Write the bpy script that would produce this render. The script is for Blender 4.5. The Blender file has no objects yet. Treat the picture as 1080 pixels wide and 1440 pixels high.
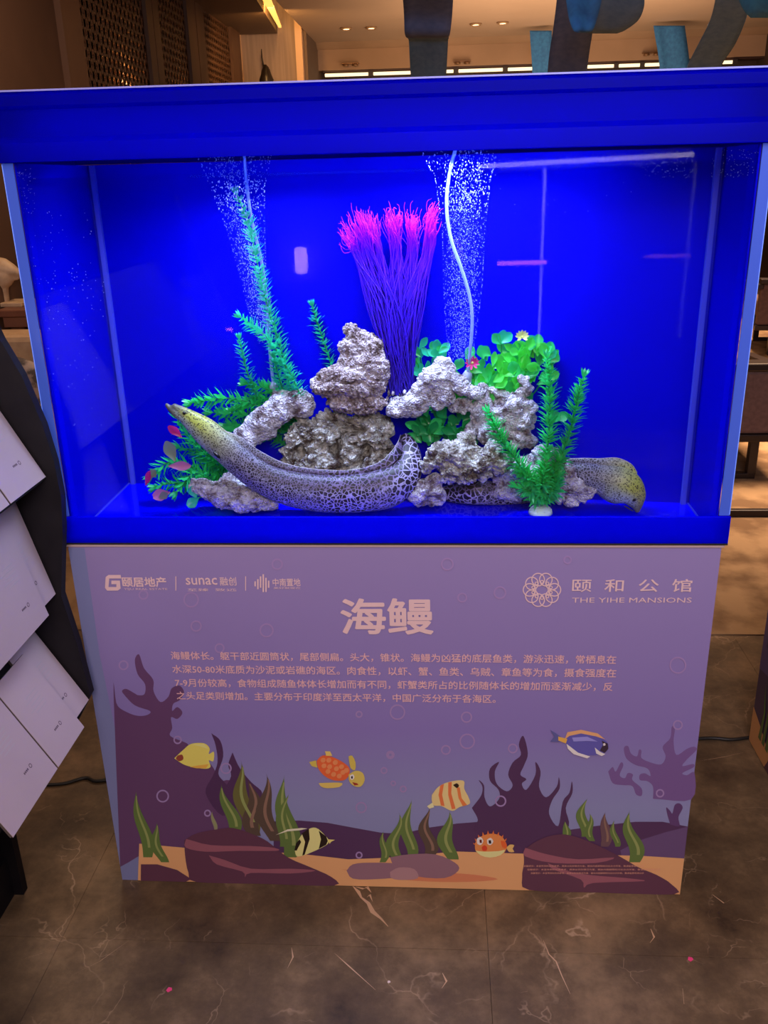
import bpy, bmesh, math, random
import numpy as np
from mathutils import Vector, Matrix, noise, geometry

random.seed(7)
SC = bpy.context.scene
COL = SC.collection
PI = math.pi

# ------------------------------------------------------------------ camera
F_PX, YAW, PIT, ROL = 1246.0, -0.068263, 0.362828, -0.025425
CAM = Vector((0.0977, -1.4913, 1.4304))
_f = Vector((math.sin(YAW)*math.cos(PIT), math.cos(YAW)*math.cos(PIT), -math.sin(PIT)))
_r = Vector((math.cos(YAW), -math.sin(YAW), 0)); _u = _r.cross(_f)
_r2 = _r*math.cos(ROL) + _u*math.sin(ROL); _u2 = _u*math.cos(ROL) - _r*math.sin(ROL)
cd = bpy.data.cameras.new('camera'); cam = bpy.data.objects.new('camera', cd); COL.objects.link(cam)
cd.sensor_fit = 'VERTICAL'; cd.sensor_height = 36; cd.lens = F_PX/1440*36; cd.clip_start = .02
M = Matrix((( _r2.x, _u2.x, -_f.x, CAM.x), (_r2.y, _u2.y, -_f.y, CAM.y), (_r2.z, _u2.z, -_f.z, CAM.z), (0, 0, 0, 1)))
cam.matrix_world = M
SC.camera = cam

def ray(px, py): return _f*F_PX + _r2*(px-540) - _u2*(py-720)
def at(px, py, Y):
    v = ray(px, py); return CAM + v*((Y-CAM.y)/v.y)
def atz(px, py, Z):
    v = ray(px, py); return CAM + v*((Z-CAM.z)/v.z)
def atx(px, py, X):
    v = ray(px, py); return CAM + v*((X-CAM.x)/v.x)

# ------------------------------------------------------------------ world, light, exposure
w = bpy.data.worlds.new('world'); SC.world = w; w.use_nodes = True
w.node_tree.nodes['Background'].inputs[0].default_value = (.30, .20, .14, 1)
w.node_tree.nodes['Background'].inputs[1].default_value = .05
SC.view_settings.view_transform = 'Standard'; SC.view_settings.look = 'None'
SC.view_settings.gamma = 1; SC.view_settings.exposure = 0.0
SC.view_settings.use_curve_mapping = False

def area(name, loc, size, power, color, target=None, sy=None):
    l = bpy.data.lights.new(name, 'AREA'); l.energy = power; l.color = color
    l.shape = 'RECTANGLE'; l.size = size; l.size_y = sy or size
    o = bpy.data.objects.new(name, l); COL.objects.link(o); o.location = loc
    d = (Vector(target) - Vector(loc)) if target else Vector((0, 0, -1))
    o.rotation_euler = d.to_track_quat('-Z', 'Y').to_euler()
    return o
def point(name, loc, power, color, r=.05):
    l = bpy.data.lights.new(name, 'POINT'); l.energy = power; l.color = color; l.shadow_soft_size = r
    o = bpy.data.objects.new(name, l); COL.objects.link(o); o.location = loc; return o

WARM = (1.0, .66, .42)
area('ceiling_light_front', (0.5, -2.9, 2.75), 1.6, 112, (1, .76, .68), (0.1, -.1, .4))
area('ceiling_light_side', (-1.9, -1.2, 2.9), .8, 14, (1, .70, .62), (-.8, -.4, .5))
area('ceiling_light_lounge', (1.9, 3.3, 2.95), 1.2, 75, WARM).data.spread = 1.45
area('ceiling_light_far', (2.6, 6.5, 2.95), 1.2, 60, WARM).data.spread = 1.6
area('ceiling_light_left', (-1.3, 3.0, 2.95), .9, 26, WARM)
area('ceiling_fill_back', (1.2, 8.6, 1.7), 3.0, 62, WARM, (1.2, 9.6, 3.2))  # unseen helper behind the hood, added to brighten the far ceiling
area('streamer_fill', (.6, -1.0, 2.3), .8, 20, (.40, .58, 1), (.6, 3.2, 2.6))
area('tank_led_left', (-.24, .095, 1.452), .22, 3.1, (.70, .80, 1), sy=.10).data.spread = 2.6
area('tank_led_right', (.12, .09, 1.452), .26, 3.5, (.70, .80, 1), sy=.10).data.spread = 2.6
area('tank_led_blue', (-.05, .09, 1.452), .9, 2.3, (.03, .10, 1), (-.05, .28, 1.0), sy=.08)
area('hood_led_front', (0.0, .045, 1.519), 1.1, .085, (.1, .2, 1), (0, 0, 1.519), sy=.012)

# ------------------------------------------------------------------ materials
MATS = {}
def mat(name, col=(.5, .5, .5), rough=.6, metal=0, spec=.5, emit=None, es=1):
    if name in MATS: return MATS[name]
    m = bpy.data.materials.new(name); m.use_nodes = True
    b = m.node_tree.nodes['Principled BSDF']
    b.inputs['Base Color'].default_value = (*col, 1); b.inputs['Roughness'].default_value = rough
    b.inputs['Metallic'].default_value = metal; b.inputs['Specular IOR Level'].default_value = spec
    if emit: b.inputs['Emission Color'].default_value = (*emit, 1); b.inputs['Emission Strength'].default_value = es
    MATS[name] = m; return m
def nodes(m): return m.node_tree.nodes, m.node_tree.links, m.node_tree.nodes['Principled BSDF']
def N(nt, t, **kw):
    n = nt.nodes.new(t)
    for k, v in kw.items():
        if k in n.inputs: n.inputs[k].default_value = v
        else: setattr(n, k, v)
    return n
def ramp(nt, stops, fac):
    r = nt.nodes.new('ShaderNodeValToRGB'); e = r.color_ramp.elements
    while len(e) < len(stops): e.new(.5)
    for i, (p, c) in enumerate(stops): e[i].position = p; e[i].color = (*c, 1)
    nt.links.new(fac, r.inputs[0]); return r
def coords(nt, kind='Object'):
    return nt.nodes.new('ShaderNodeTexCoord').outputs[kind]
def noisy(name, c1, c2, scale=8, rough=.6, bump=0, bscale=None, detail=6, lo=.35, hi=.65, spec=.5, stretch=None, bdist=.002):
    m = mat(name, c1, rough, spec=spec); nt = m.node_tree; b = nt.nodes['Principled BSDF']
    co = coords(nt)
    if stretch:
        mp = N(nt, 'ShaderNodeMapping'); mp.inputs['Scale'].default_value = stretch; nt.links.new(co, mp.inputs[0]); co = mp.outputs[0]
    n = N(nt, 'ShaderNodeTexNoise', Scale=scale, Detail=detail); nt.links.new(co, n.inputs['Vector'])
    r = ramp(nt, [(lo, c1), (hi, c2)], n.outputs['Fac']); nt.links.new(r.outputs[0], b.inputs['Base Color'])
    if bump:
        n2 = N(nt, 'ShaderNodeTexNoise', Scale=bscale or scale*6, Detail=5); nt.links.new(co, n2.inputs['Vector'])
        bp = N(nt, 'ShaderNodeBump', Strength=bump, Distance=bdist); nt.links.new(n2.outputs['Fac'], bp.inputs['Height'])
        nt.links.new(bp.outputs[0], b.inputs['Normal'])
    return m

def glass_mat(name, tint=(1, 1, 1), refl=.5):
    m = bpy.data.materials.new(name); m.use_nodes = True; nt = m.node_tree; nt.nodes.clear()
    out = nt.nodes.new('ShaderNodeOutputMaterial'); mx = nt.nodes.new('ShaderNodeMixShader')
    tr = nt.nodes.new('ShaderNodeBsdfTransparent'); tr.inputs[0].default_value = (*tint, 1)
    gl = nt.nodes.new('ShaderNodeBsdfGlossy'); gl.inputs['Roughness'].default_value = .02
    fr = nt.nodes.new('ShaderNodeFresnel'); fr.inputs[0].default_value = 1.45
    mu = nt.nodes.new('ShaderNodeMath'); mu.operation = 'MULTIPLY'; mu.inputs[1].default_value = refl
    nt.links.new(fr.outputs[0], mu.inputs[0]); nt.links.new(mu.outputs[0], mx.inputs[0])
    nt.links.new(tr.outputs[0], mx.inputs[1]); nt.links.new(gl.outputs[0], mx.inputs[2]); nt.links.new(mx.outputs[0], out.inputs[0])
    return m
def sheet_mat(name, col, trans, rough=.5, gloss=.06, tcol=None):
    """diffuse + translucent sheet (blue film, leaves, acrylic)"""
    m = bpy.data.materials.new(name); m.use_nodes = True; nt = m.node_tree; nt.nodes.clear()
    out = nt.nodes.new('ShaderNodeOutputMaterial'); mx = nt.nodes.new('ShaderNodeMixShader'); mx.inputs[0].default_value = trans
    di = nt.nodes.new('ShaderNodeBsdfDiffuse'); di.inputs[0].default_value = (*col, 1)
    tl = nt.nodes.new('ShaderNodeBsdfTranslucent'); tl.inputs[0].default_value = (*(tcol or col), 1)
    nt.links.new(di.outputs[0], mx.inputs[1]); nt.links.new(tl.outputs[0], mx.inputs[2])
    m2 = nt.nodes.new('ShaderNodeMixShader'); m2.inputs[0].default_value = gloss
    gl = nt.nodes.new('ShaderNodeBsdfGlossy'); gl.inputs['Roughness'].default_value = rough
    nt.links.new(mx.outputs[0], m2.inputs[1]); nt.links.new(gl.outputs[0], m2.inputs[2]); nt.links.new(m2.outputs[0], out.inputs[0])
    return m

GLASS = glass_mat('clear_glass', (1, 1, 1), .36)
WATER = glass_mat('tank_water', (.93, .96, 1), .15)
BLUE = sheet_mat('blue_backdrop_film', (.0, .0, .60), .15, .6, .004)
HOODM = sheet_mat('blue_hood_acrylic', (.0, .0, .40), .75, .5, .004, (0, 0, 1))
BASEB = sheet_mat('blue_base_acrylic', (.0, .0, .95), .6, .5, .004, (0, 0, 1))
EDGE = mat('glass_edge_glow', (.05, .10, .5), .3, emit=(.045, .10, .55), es=.30)   # emission painted in for the lamp light carried to the glass rim
SEAM = sheet_mat('silicone_seam', (.10, .13, .85), .5, .3, .05)
LEAFG = sheet_mat('leaf_green', (.04, .70, .16), .45, .35, .05)
LEAFT = sheet_mat('leaf_teal', (.03, .66, .32), .45, .35, .05)
LEAFD = sheet_mat('leaf_dark', (.015, .38, .10), .45, .35, .04)
LEAFB = sheet_mat('leaf_bright', (.09, .85, .10), .45, .35, .04)
PINKL = sheet_mat('leaf_pink', (.75, .03, .22), .4, .3, .05)
OLIVEL = sheet_mat('leaf_olive', (.30, .36, .20), .4, .3, .05)
ROSEL = sheet_mat('leaf_rose', (.70, .22, .42), .4, .3, .05)
YELL = sheet_mat('petal_yellow', (.75, .80, .25), .4, .3, .05)
TUBE = sheet_mat('air_hose', (.45, .60, .95), .5, .2, .15)
BUB = sheet_mat('air_bubble', (.34, .40, .90), .5, .1, .12)

# ------------------------------------------------------------------ object helpers
def mesh(verts, faces, smooth=False):
    me = bpy.data.meshes.new('m'); me.from_pydata([tuple(v) for v in verts], [], faces); me.update()
    if smooth: me.polygons.foreach_set('use_smooth', [True]*len(me.polygons))
    return me
def obj(name, me, m, parent=None, stuff=False, label=None):
    me.name = name
    o = bpy.data.objects.new(name, me); COL.objects.link(o)
    if m is not None and len(me.materials) == 0:
        for k in (m if isinstance(m, (list, tuple)) else [m]): me.materials.append(k)
    if parent is not None:
        o.parent = parent
        root = parent; off = Vector()
        while root is not None: off += root.location; root = root.parent
        if parent.type == 'EMPTY' or parent.location.length: o.matrix_parent_inverse = Matrix.Translation(-off)
    if stuff: o['kind'] = 'stuff'
    if label: o['label'] = label
    return o
def tag(o, label, cat, group=None):
    o['label'] = label; o['category'] = cat
    if group: o['group'] = group
    return o
def thing(name, loc, label, cat, group=None):
    o = bpy.data.objects.new(name, None); COL.objects.link(o); o.location = loc; o.empty_display_size = .05
    return tag(o, label, cat, group)
def struct(o): o['kind'] = 'structure'; return o

BOXF = [(0, 3, 2, 1), (4, 5, 6, 7), (0, 1, 5, 4), (1, 2, 6, 5), (2, 3, 7, 6), (3, 0, 4, 7)]
def boxv(x0, x1, y0, y1, z0, z1):
    return [(x0, y0, z0), (x1, y0, z0), (x1, y1, z0), (x0, y1, z0), (x0, y0, z1), (x1, y0, z1), (x1, y1, z1), (x0, y1, z1)]
def box(x0, x1, y0, y1, z0, z1, bev=0):
    me = mesh(boxv(x0, x1, y0, y1, z0, z1), BOXF)
    if bev: me = bevel(me, bev)
    return me
def bevel(me, wd, seg=2):
    bm = bmesh.new(); bm.from_mesh(me)
    bmesh.ops.bevel(bm, geom=bm.edges[:]+bm.verts[:], offset=wd, segments=seg, affect='EDGES', profile=.5)
    bm.to_mesh(me); bm.free(); return me
def hexa(c8, bev=0):
    me = mesh(c8, BOXF)
    return bevel(me, bev) if bev else me
def merge(*parts):
    V, Fc = [], []
    for v, f in parts:
        n = len(V); V += [tuple(q) for q in v]; Fc += [tuple(i+n for i in q) for q in f]
    return V, Fc
def prism(poly, d0, d1, axis='Y'):
    """polygon of 2-d points extruded between d0 and d1 along an axis"""
    def p3(a, b, d): return {'Y': (a, d, b), 'X': (d, a, b), 'Z': (a, b, d)}[axis]
    n = len(poly); V = [p3(a, b, d0) for a, b in poly] + [p3(a, b, d1) for a, b in poly]
    tri = geometry.tessellate_polygon([[Vector((a, b, 0)) for a, b in poly]])
    Fc = [tuple(t) for t in tri] + [tuple(i+n for i in reversed(t)) for t in tri] + [(i, (i+1) % n, (i+1) % n+n, i+n) for i in range(n)]
    me = mesh(V, Fc); bm = bmesh.new(); bm.from_mesh(me); bmesh.ops.recalc_face_normals(bm, faces=bm.faces[:]); bm.to_mesh(me); bm.free()
    return me
def catmull(pts, k=8):
    P = [np.array(p, float) for p in pts]; P = [2*P[0]-P[1]] + P + [2*P[-1]-P[-2]]; out = []
    for i in range(1, len(P)-2):
        for j in range(k):
            t = j/k
            out.append(.5*((2*P[i]) + (P[i+1]-P[i-1])*t + (2*P[i-1]-5*P[i]+4*P[i+1]-P[i+2])*t*t + (3*P[i]-P[i-1]-3*P[i+1]+P[i+2])*t**3))
    out.append(P[-2]); return out
def tube(pts, rad, n=8, side=None, cap=True):
    """verts, faces of a swept tube; rad = number or list of (ra, rb)"""
    pts = [Vector(p) for p in pts]; V = []; Fc = []
    m = len(pts)
    prev = None
    for i, p in enumerate(pts):
        t = (pts[min(i+1, m-1)] - pts[max(i-1, 0)]).normalized()
        if side is not None: a = side - t*side.dot(t)
        elif prev is None: a = t.orthogonal()
        else: a = prev - t*prev.dot(t)
        a.normalize(); prev = a; b = t.cross(a)
        r = rad[i] if isinstance(rad, (list, tuple)) else rad
        ra, rb = r if isinstance(r, (tuple, list)) else (r, r)
        for j in range(n):
            q = 2*PI*j/n; V.append(p + a*(ra*math.cos(q)) + b*(rb*math.sin(q)))
    for i in range(m-1):
        for j in range(n):
            k = (j+1) % n; Fc.append((i*n+j, i*n+k, (i+1)*n+k, (i+1)*n+j))
    if cap: Fc.append(tuple(range(n-1, -1, -1))); Fc.append(tuple((m-1)*n+j for j in range(n)))
    return V, Fc
def tmesh(*parts, smooth=True):
    return mesh(*merge(*parts), smooth=smooth)
def lathe(prof, c, n=20):
    V = []; Fc = []
    for r, z in prof:
        for j in range(n): V.append((c[0]+r*math.cos(2*PI*j/n), c[1]+r*math.sin(2*PI*j/n), c[2]+z))
    for i in range(len(prof)-1):
        for j in range(n):
            k = (j+1) % n; Fc.append((i*n+j, i*n+k, (i+1)*n+k, (i+1)*n+j))
    Fc.append(tuple(range(n-1, -1, -1))); Fc.append(tuple((len(prof)-1)*n+j for j in range(n)))
    return V, Fc
def ell(c, r, sub=2, rot=None):
    bm = bmesh.new(); bmesh.ops.create_icosphere(bm, subdivisions=sub, radius=1)
    V = []
    for v in bm.verts:
        q = Vector((v.co.x*r[0], v.co.y*r[1], v.co.z*r[2]))
        if rot is not None: q = rot @ q
        V.append(Vector(c)+q)
    Fc = [tuple(x.index for x in f.verts) for f in bm.faces]; bm.free(); return V, Fc
def remesh(me, vox, smooth_it=0):
    o = bpy.data.objects.new('tmp', me); COL.objects.link(o)
    r = o.modifiers.new('r', 'REMESH'); r.mode = 'VOXEL'; r.voxel_size = vox; r.use_smooth_shade = True
    if smooth_it:
        s = o.modifiers.new('s', 'SMOOTH'); s.iterations = smooth_it; s.factor = .6
    dg = bpy.context.evaluated_depsgraph_get(); out = bpy.data.meshes.new_from_object(o.evaluated_get(dg), depsgraph=dg)
    bpy.data.objects.remove(o); return out

# ================================================================== STRUCTURE
XL, XR, YB, ZC = -2.2, 4.1, 11.0, 3.0
# ---- marble floor: base + tiles
def marble():
    m = mat('dark_marble', (.06, .04, .03), .40, spec=.35); nt = m.node_tree; b = nt.nodes['Principled BSDF']; L = nt.links
    co = coords(nt); geo = nt.nodes.new('ShaderNodeNewGeometry'); pos = geo.outputs['Position']
    n1 = N(nt, 'ShaderNodeTexNoise', Scale=3.5, Detail=9, Roughness=.7); L.new(pos, n1.inputs['Vector'])
    base = ramp(nt, [(.33, (.045, .028, .018)), (.5, (.14, .090, .048)), (.68, (.31, .20, .105))], n1.outputs['Fac'])
    n2 = N(nt, 'ShaderNodeTexNoise', Scale=2.2, Detail=6); L.new(pos, n2.inputs['Vector'])
    ad = N(nt, 'ShaderNodeVectorMath', operation='MULTIPLY_ADD'); ad.inputs[1].default_value = (.7, .7, .7)
    L.new(n2.outputs['Color'], ad.inputs[0]); L.new(pos, ad.inputs[2])
    out = base.outputs[0]
    for sc, wd, mlo, mhi, st in ((3.1, .010, .50, .62, .75), (7.5, .014, .52, .62, .4)):
        v = N(nt, 'ShaderNodeTexVoronoi', feature='DISTANCE_TO_EDGE', Scale=sc); L.new(ad.outputs[0], v.inputs['Vector'])
        r = ramp(nt, [(0, (1, 1, 1)), (wd, (0, 0, 0))], v.outputs['Distance'])
        k = N(nt, 'ShaderNodeTexNoise', Scale=sc*1.1, Detail=4); L.new(pos, k.inputs['Vector'])
        r2 = ramp(nt, [(mlo, (0, 0, 0)), (mhi, (st, st, st))], k.outputs['Fac'])
        mu = N(nt, 'ShaderNodeMath', operation='MULTIPLY'); L.new(r.outputs[0], mu.inputs[0]); L.new(r2.outputs[0], mu.inputs[1])
        mx = N(nt, 'ShaderNodeMix', data_type='RGBA'); L.new(mu.outputs[0], mx.inputs[0]); L.new(out, mx.inputs[6]); mx.inputs[7].default_value = (.55, .38, .24, 1)
        out = mx.outputs[2]
    L.new(out, b.inputs['Base Color']); return m
MARB = marble()
GROUT = mat('tile_joint', (.045, .03, .02), .6)
CARP = noisy('patterned_carpet', (.20, .115, .055), (.42, .27, .14), 5, .9, .6, 160, lo=.42, hi=.6)
fl = struct(obj('floor', box(XL-.3, XR+.2, -3.6, YB+.6, -.06, -.012), GROUT))
TY = 1.13; TS = .86
xs = [-2.2, -1.53, -.67, .19, 1.05, 1.91, 2.77, 3.63, 4.1]
ys = [-3.6, -2.74, -1.88, -1.02, -.16, .70, TY]
for i in range(len(xs)-1):
    for j in range(len(ys)-1):
        g = .0004
        obj('tile', box(xs[i]+g, xs[i+1]-g, ys[j]+g, ys[j+1]-g, -.012, 0), MARB, fl)
struct(obj('floor_carpet', box(XL, XR, TY+.002, YB+.3, -.012, .004), CARP))

WOODD = noisy('dark_walnut', (.070, .034, .020), (.13, .065, .035), 3, .5, stretch=(1, 1, .12))
TANW = noisy('tan_plaster', (.40, .27, .17), (.46, .31, .20), 2, .8)
CEILM = noisy('ceiling_paint', (.50, .36, .25), (.55, .40, .28), 1.2, .85)
BROWNW = noisy('brown_wall_panel', (.075, .036, .02), (.11, .055, .03), 1.5, .7)
DARKW = noisy('dark_wall', (.045, .028, .022), (.07, .045, .035), 2, .7)
PANELG = noisy('striped_wall_covering', (.36, .28, .24), (.44, .34, .29), 4, .8, stretch=(12, 12, .4))
struct(obj('wall_left', box(XL-.36, XL-.26, -3.6, YB+.3, 0, 3.4), BROWNW))
struct(obj('wall_right', box(XR, XR+.1, -3.6, YB+.3, 0, 3.4), DARKW))
struct(obj('wall_rear', box(XL-.3, XR+.1, -3.7, -3.6, 0, 3.4), BROWNW))
struct(obj('wall_back', box(XL-.3, XR+.1, YB+.3, YB+.4, 0, 3.4), DARKW))
# ceiling : main slab from x=-1.45 rightwards, warm cove on its left
struct(obj('ceiling', box(-1.45, XR, -3.6, YB-.1, ZC, ZC+.08), CEILM))
struct(obj('ceiling_cove', box(XL-.3, -1.45, -3.6, YB+.3, ZC+.36, ZC+.42), CEILM))
struct(obj('trim_1', prism([(YB-.16, ZC), (YB+.02, ZC), (YB+.02, ZC-.07), (YB-.03, ZC-.06), (YB-.10, ZC-.03)], -1.45, XR, 'X'), TANW))
struct(obj('wall_bulkhead', box(-1.45, XR, YB, YB+.12, 2.70, ZC), TANW))
struct(obj('trim_2', box(-1.40, XR, YB+.02, YB+.20, 2.675, 2.70), mat('dark_trim', (.05, .022, .015), .5)))
# bright strip lights under the dark trim
STRIP = mat('strip_lamp_glow', (.9, .8, .6), .5, emit=(1, .74, .42), es=1.6)
DKM = mat('dark_bracket', (.05, .04, .035), .5)
sx = [-1.40, -.78, .30, .92, 1.32, 2.30, 2.62, 3.45, 3.75]
for i in range(len(sx)-1):
    t = thing('strip_light', ((sx[i]+sx[i+1])/2, YB, 2.55), ('glowing cream strip light under the dark trim of the far ceiling, '
        + ['leftmost, above the tank behind the small figurine', 'long one left of the first grey streamer', 'short one right of the first grey streamer', 'ending at the teal hem of the second streamer', 'long one between the second and third streamers', 'short one just left of the third teal streamer', 'mostly behind the third streamers', 'rightmost short one'][i]), 'lamp', 'strip lights on the far wall')
    t['label'] = ['leftmost cream strip light under the far dark trim', 'long cream strip light left of the first grey streamer', 'short cream strip light just right of the first grey streamer', 'cream strip light ending at the middle teal streamer', 'long cream strip light between middle and right streamers', 'short cream strip light beside the right teal streamer', 'cream strip light mostly behind the right streamers', 'rightmost short cream strip light near the far corner'][i]
    obj('lamp_tube', box(sx[i]+.03, sx[i+1]-.03, YB-.01, YB+.02, 2.625, 2.662, .006), STRIP, t)
    obj('bracket', box(sx[i+1]-.035, sx[i+1]+.025, YB-.01, YB+.05, 2.615, 2.674), DKM, t)
# downlights
RING = mat('downlight_ring', (.45, .30, .18), .4, metal=.3)
LENS = mat('downlight_lens', (1, .8, .5), .4, emit=(1, .60, .26), es=9)
DL = [(487, 39, 'leftmost lit round downlight in the ceiling'), (522, 38, 'lit round downlight second from the left in the ceiling'), (669, 33, 'lit round downlight just right of the first grey streamer'), (707, 31, 'lit round downlight left of the big looped streamer')]
for px, py, lab in DL:
    p = atz(px, py, ZC)
    t = thing('downlight', (p.x, p.y, ZC), lab, 'lamp', 'ceiling downlights')
    obj('trim_ring', tmesh(lathe([(.030, 0), (.062, 0), (.070, -.010), (.060, -.022), (.045, -.020), (.040, 0)], (p.x, p.y, ZC), 20)), RING, t)
    obj('lamp_lens', tmesh(lathe([(.001, -.004), (.040, -.006), (.040, -.014), (.001, -.018)], (p.x, p.y, ZC), 16)), LENS, t)
for px, py, lab in [(493, 90, 'left'), (650, 87, 'middle'), (915, 75, 'right')]:
    p = at(px, py, YB)
    t = thing('spotlight', (p.x, YB, p.z), {'left': 'small unlit brass spotlight pair low on the left of the far bulkhead', 'middle': 'small unlit brass spotlight pair on the far bulkhead beside the first streamer', 'right': 'small unlit brass spotlight pair on the far bulkhead near the teal streamer'}[lab], 'lamp', 'spotlights on the far bulkhead')
    for s in (-.06, .06): obj('spotlight_head', tmesh(lathe([(.01, 0), (.035, -.004), (.04, -.03), (.02, -.035)], (p.x+s, YB-.05, p.z), 12)), mat('old_brass', (.25, .14, .07), .4, metal=.5), t)
    obj('mounting_bar', box(p.x-.11, p.x+.11, YB-.06, YB, p.z-.004, p.z+.008), mat('old_brass'), t)

# ---- left side: brown panel, posts, three lattice screens
def post(y0, y1, x=XL): return box(x-.07, x+.03, y0, y1, 0, 3.36)
struct(obj('wall_left_panel', box(XL-.05, XL-.01, 2.2, 4.45, 0, 3.36), BROWNW))
BACKP = mat('lattice_backing', (.75, .48, .18), .8)
LATM = mat('lattice_wood', (.105, .050, .028), .5)
pr = [(4.74, 6.17), (6.50, 7.42), (8.04, 9.24)]
labs = ['large carved brown lattice screen nearest on the left wall', 'narrow carved lattice screen, the middle of three', 'farthest carved lattice screen beside the lit wall niche']
for k, (y0, y1) in enumerate(pr):
    t = thing('lattice_screen', (XL, (y0+y1)/2, 0), labs[k], 'screen', 'carved lattice screens on the left wall')
    pa = 4.42 if k == 0 else (pr[k-1][1]+y0)/2+.01
    obj('frame_post', box(XL-.07, XL+.03, pa, y0, 0, 3.36), WOODD, t)
    pb = 9.70 if k == 2 else (pr[k+1][0]+y1)/2-.01
    obj('frame_post', box(XL-.07, XL+.03, y1, pb, 0, 3.36), WOODD, t)
    obj('frame_rail', box(XL-.06, XL+.02, y0, y1, 1.30, 1.42), WOODD, t)
    obj('lower_panel', box(XL-.05, XL, y0, y1, 0.0, 1.30), WOODD, t)
    parts = []
    cy_, cz_ = .088, .120
    ny = max(2, int((y1-y0)/cy_)); sy_ = (y1-y0)/ny
    nz = int(1.9/cz_)
    for i in range(ny+1):
        for j in range(nz+1):
            for off in (0, 1):
                yy = y0+(i+.5*off)*sy_; zz = 1.44+(j+.5*off)*cz_
                if yy > y1+.001 or zz > 3.34: continue
                ph = random.uniform(-.15, .15)
                ring = []
                for q in range(10):
                    a = 2*PI*q/10+ph; ring.append((yy+sy_*.56*math.cos(a), zz+cz_*.56*math.sin(a)))
                V = []
                for (a, b) in ring: V.append((XL, min(max(a, y0), y1), b))
                ring2 = [(yy+(a-yy)*.62, zz+(b-zz)*.62) for a, b in ring]
                for (a, b) in ring2: V.append((XL, min(max(a, y0), y1), b))
                for q in range(20): V.append((XL-.02, V[q][1], V[q][2]))
                Fc = []
                for q in range(10):
                    r_ = (q+1) % 10
                    Fc += [(q, r_, 10+r_, 10+q), (20+q, 20+r_, r_, q), (10+q, 10+r_, 30+r_, 30+q)]
                parts.append((V, Fc))
    obj('carved_lattice', tmesh(*parts, smooth=False), LATM, t, stuff=True)
    obj('backing_panel', box(XL-.25, XL-.23, y0, y1, 0, 3.36), BACKP, t)
    point('lattice_glow', (XL-.12, (y0+y1)/2, 1.85), [40, 24, 5.0][k], (1, .6, .25), .02)
# lit niche at the end of the left wall
NY = 9.95
xp = at(427, 90, NY).x
struct(obj('wall_niche', box(XL-.1, xp-.06, NY, NY+.08, 0, 3.36), PANELG))
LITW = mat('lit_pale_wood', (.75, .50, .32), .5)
x1 = at(333, 90, NY-.03).x; x2 = at(341, 90, NY-.03).x
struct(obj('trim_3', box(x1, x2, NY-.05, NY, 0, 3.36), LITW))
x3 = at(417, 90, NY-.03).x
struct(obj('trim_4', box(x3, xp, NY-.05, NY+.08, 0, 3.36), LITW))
struct(obj('wall_recess', box(xp-.02, xp+.04, NY+.05, YB+.3, 0, 3.36), mat('grey_brown_wall', (.16, .11, .08), .7)))
a1 = at(390, 47, NY-.1); 
e0 = atz(361, 0, a1.z); dv = (e0-a1).normalized(); far = a1; near = a1+dv*4.0
struct(obj('ceiling_soffit', prism([(XL, far.y), (far.x, far.y), (near.x, near.y), (XL, near.y)], a1.z, a1.z+.10, 'Z'), mat('soffit_wood', (.12, .075, .05), .6)))
area('cove_glow', (-1.60, 8.7, 3.32), .12, 42, (1, .50, .15), (-1.62, 9.2, 2.9), sy=1.8)
LEDW = mat('cove_lamp', (1, .7, .3), .5, emit=(1, .50, .10), es=1.5)
side_ = Vector((-dv.y, dv.x, 0)) if -dv.y*1 > 0 else Vector((dv.y, -dv.x, 0))
q0 = far+side_*.03+dv*.12; q1 = near+side_*.03; q2 = near+side_*.17; q3 = far+side_*.06+dv*.12
t = tag(obj('cove_light', prism([(q0.x, q0.y), (q1.x, q1.y), (q2.x, q2.y), (q3.x, q3.y)], a1.z+.04, a1.z+.06, 'Z'), LEDW), 'bright yellow cove light in the ceiling slot above the niche', 'lamp')
# figurine seen above the tank rim
fz = at(375, 118, NY-.25)
t = thing('figurine', (fz.x, NY-.25, fz.z-.05), 'small dark figurine with upright spike in the lit niche', 'figurine')
obj('figure_body', tmesh(lathe([(.05, 0), (.07, .03), (.085, .10), (.06, .16), (.05, .2), (.035, .23), (.012, .26)], (fz.x, NY-.25, fz.z-.06), 14)), mat('black_bronze', (.02, .014, .012), .35), t)
obj('spike', tmesh(tube([(fz.x-.02, NY-.25, fz.z+.15), (fz.x-.035, NY-.25, fz.z+.27), (fz.x-.035, NY-.25, fz.z+.36)], [.014, .009, .004], 8)), mat('black_bronze'), t)
t = thing('display_ledge', (fz.x, NY-.2, 0), 'wooden cabinet ledge under the small figurine, hidden behind tank', 'cabinet')
obj('cabinet_body', box(XL+.1, xp-.08, NY-.42, NY-.06, .06, fz.z-.10, .004), WOODD, t)
obj('cabinet_top', box(XL+.08, xp-.07, NY-.44, NY-.055, fz.z-.10, fz.z-.06, .004), WOODD, t)

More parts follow.
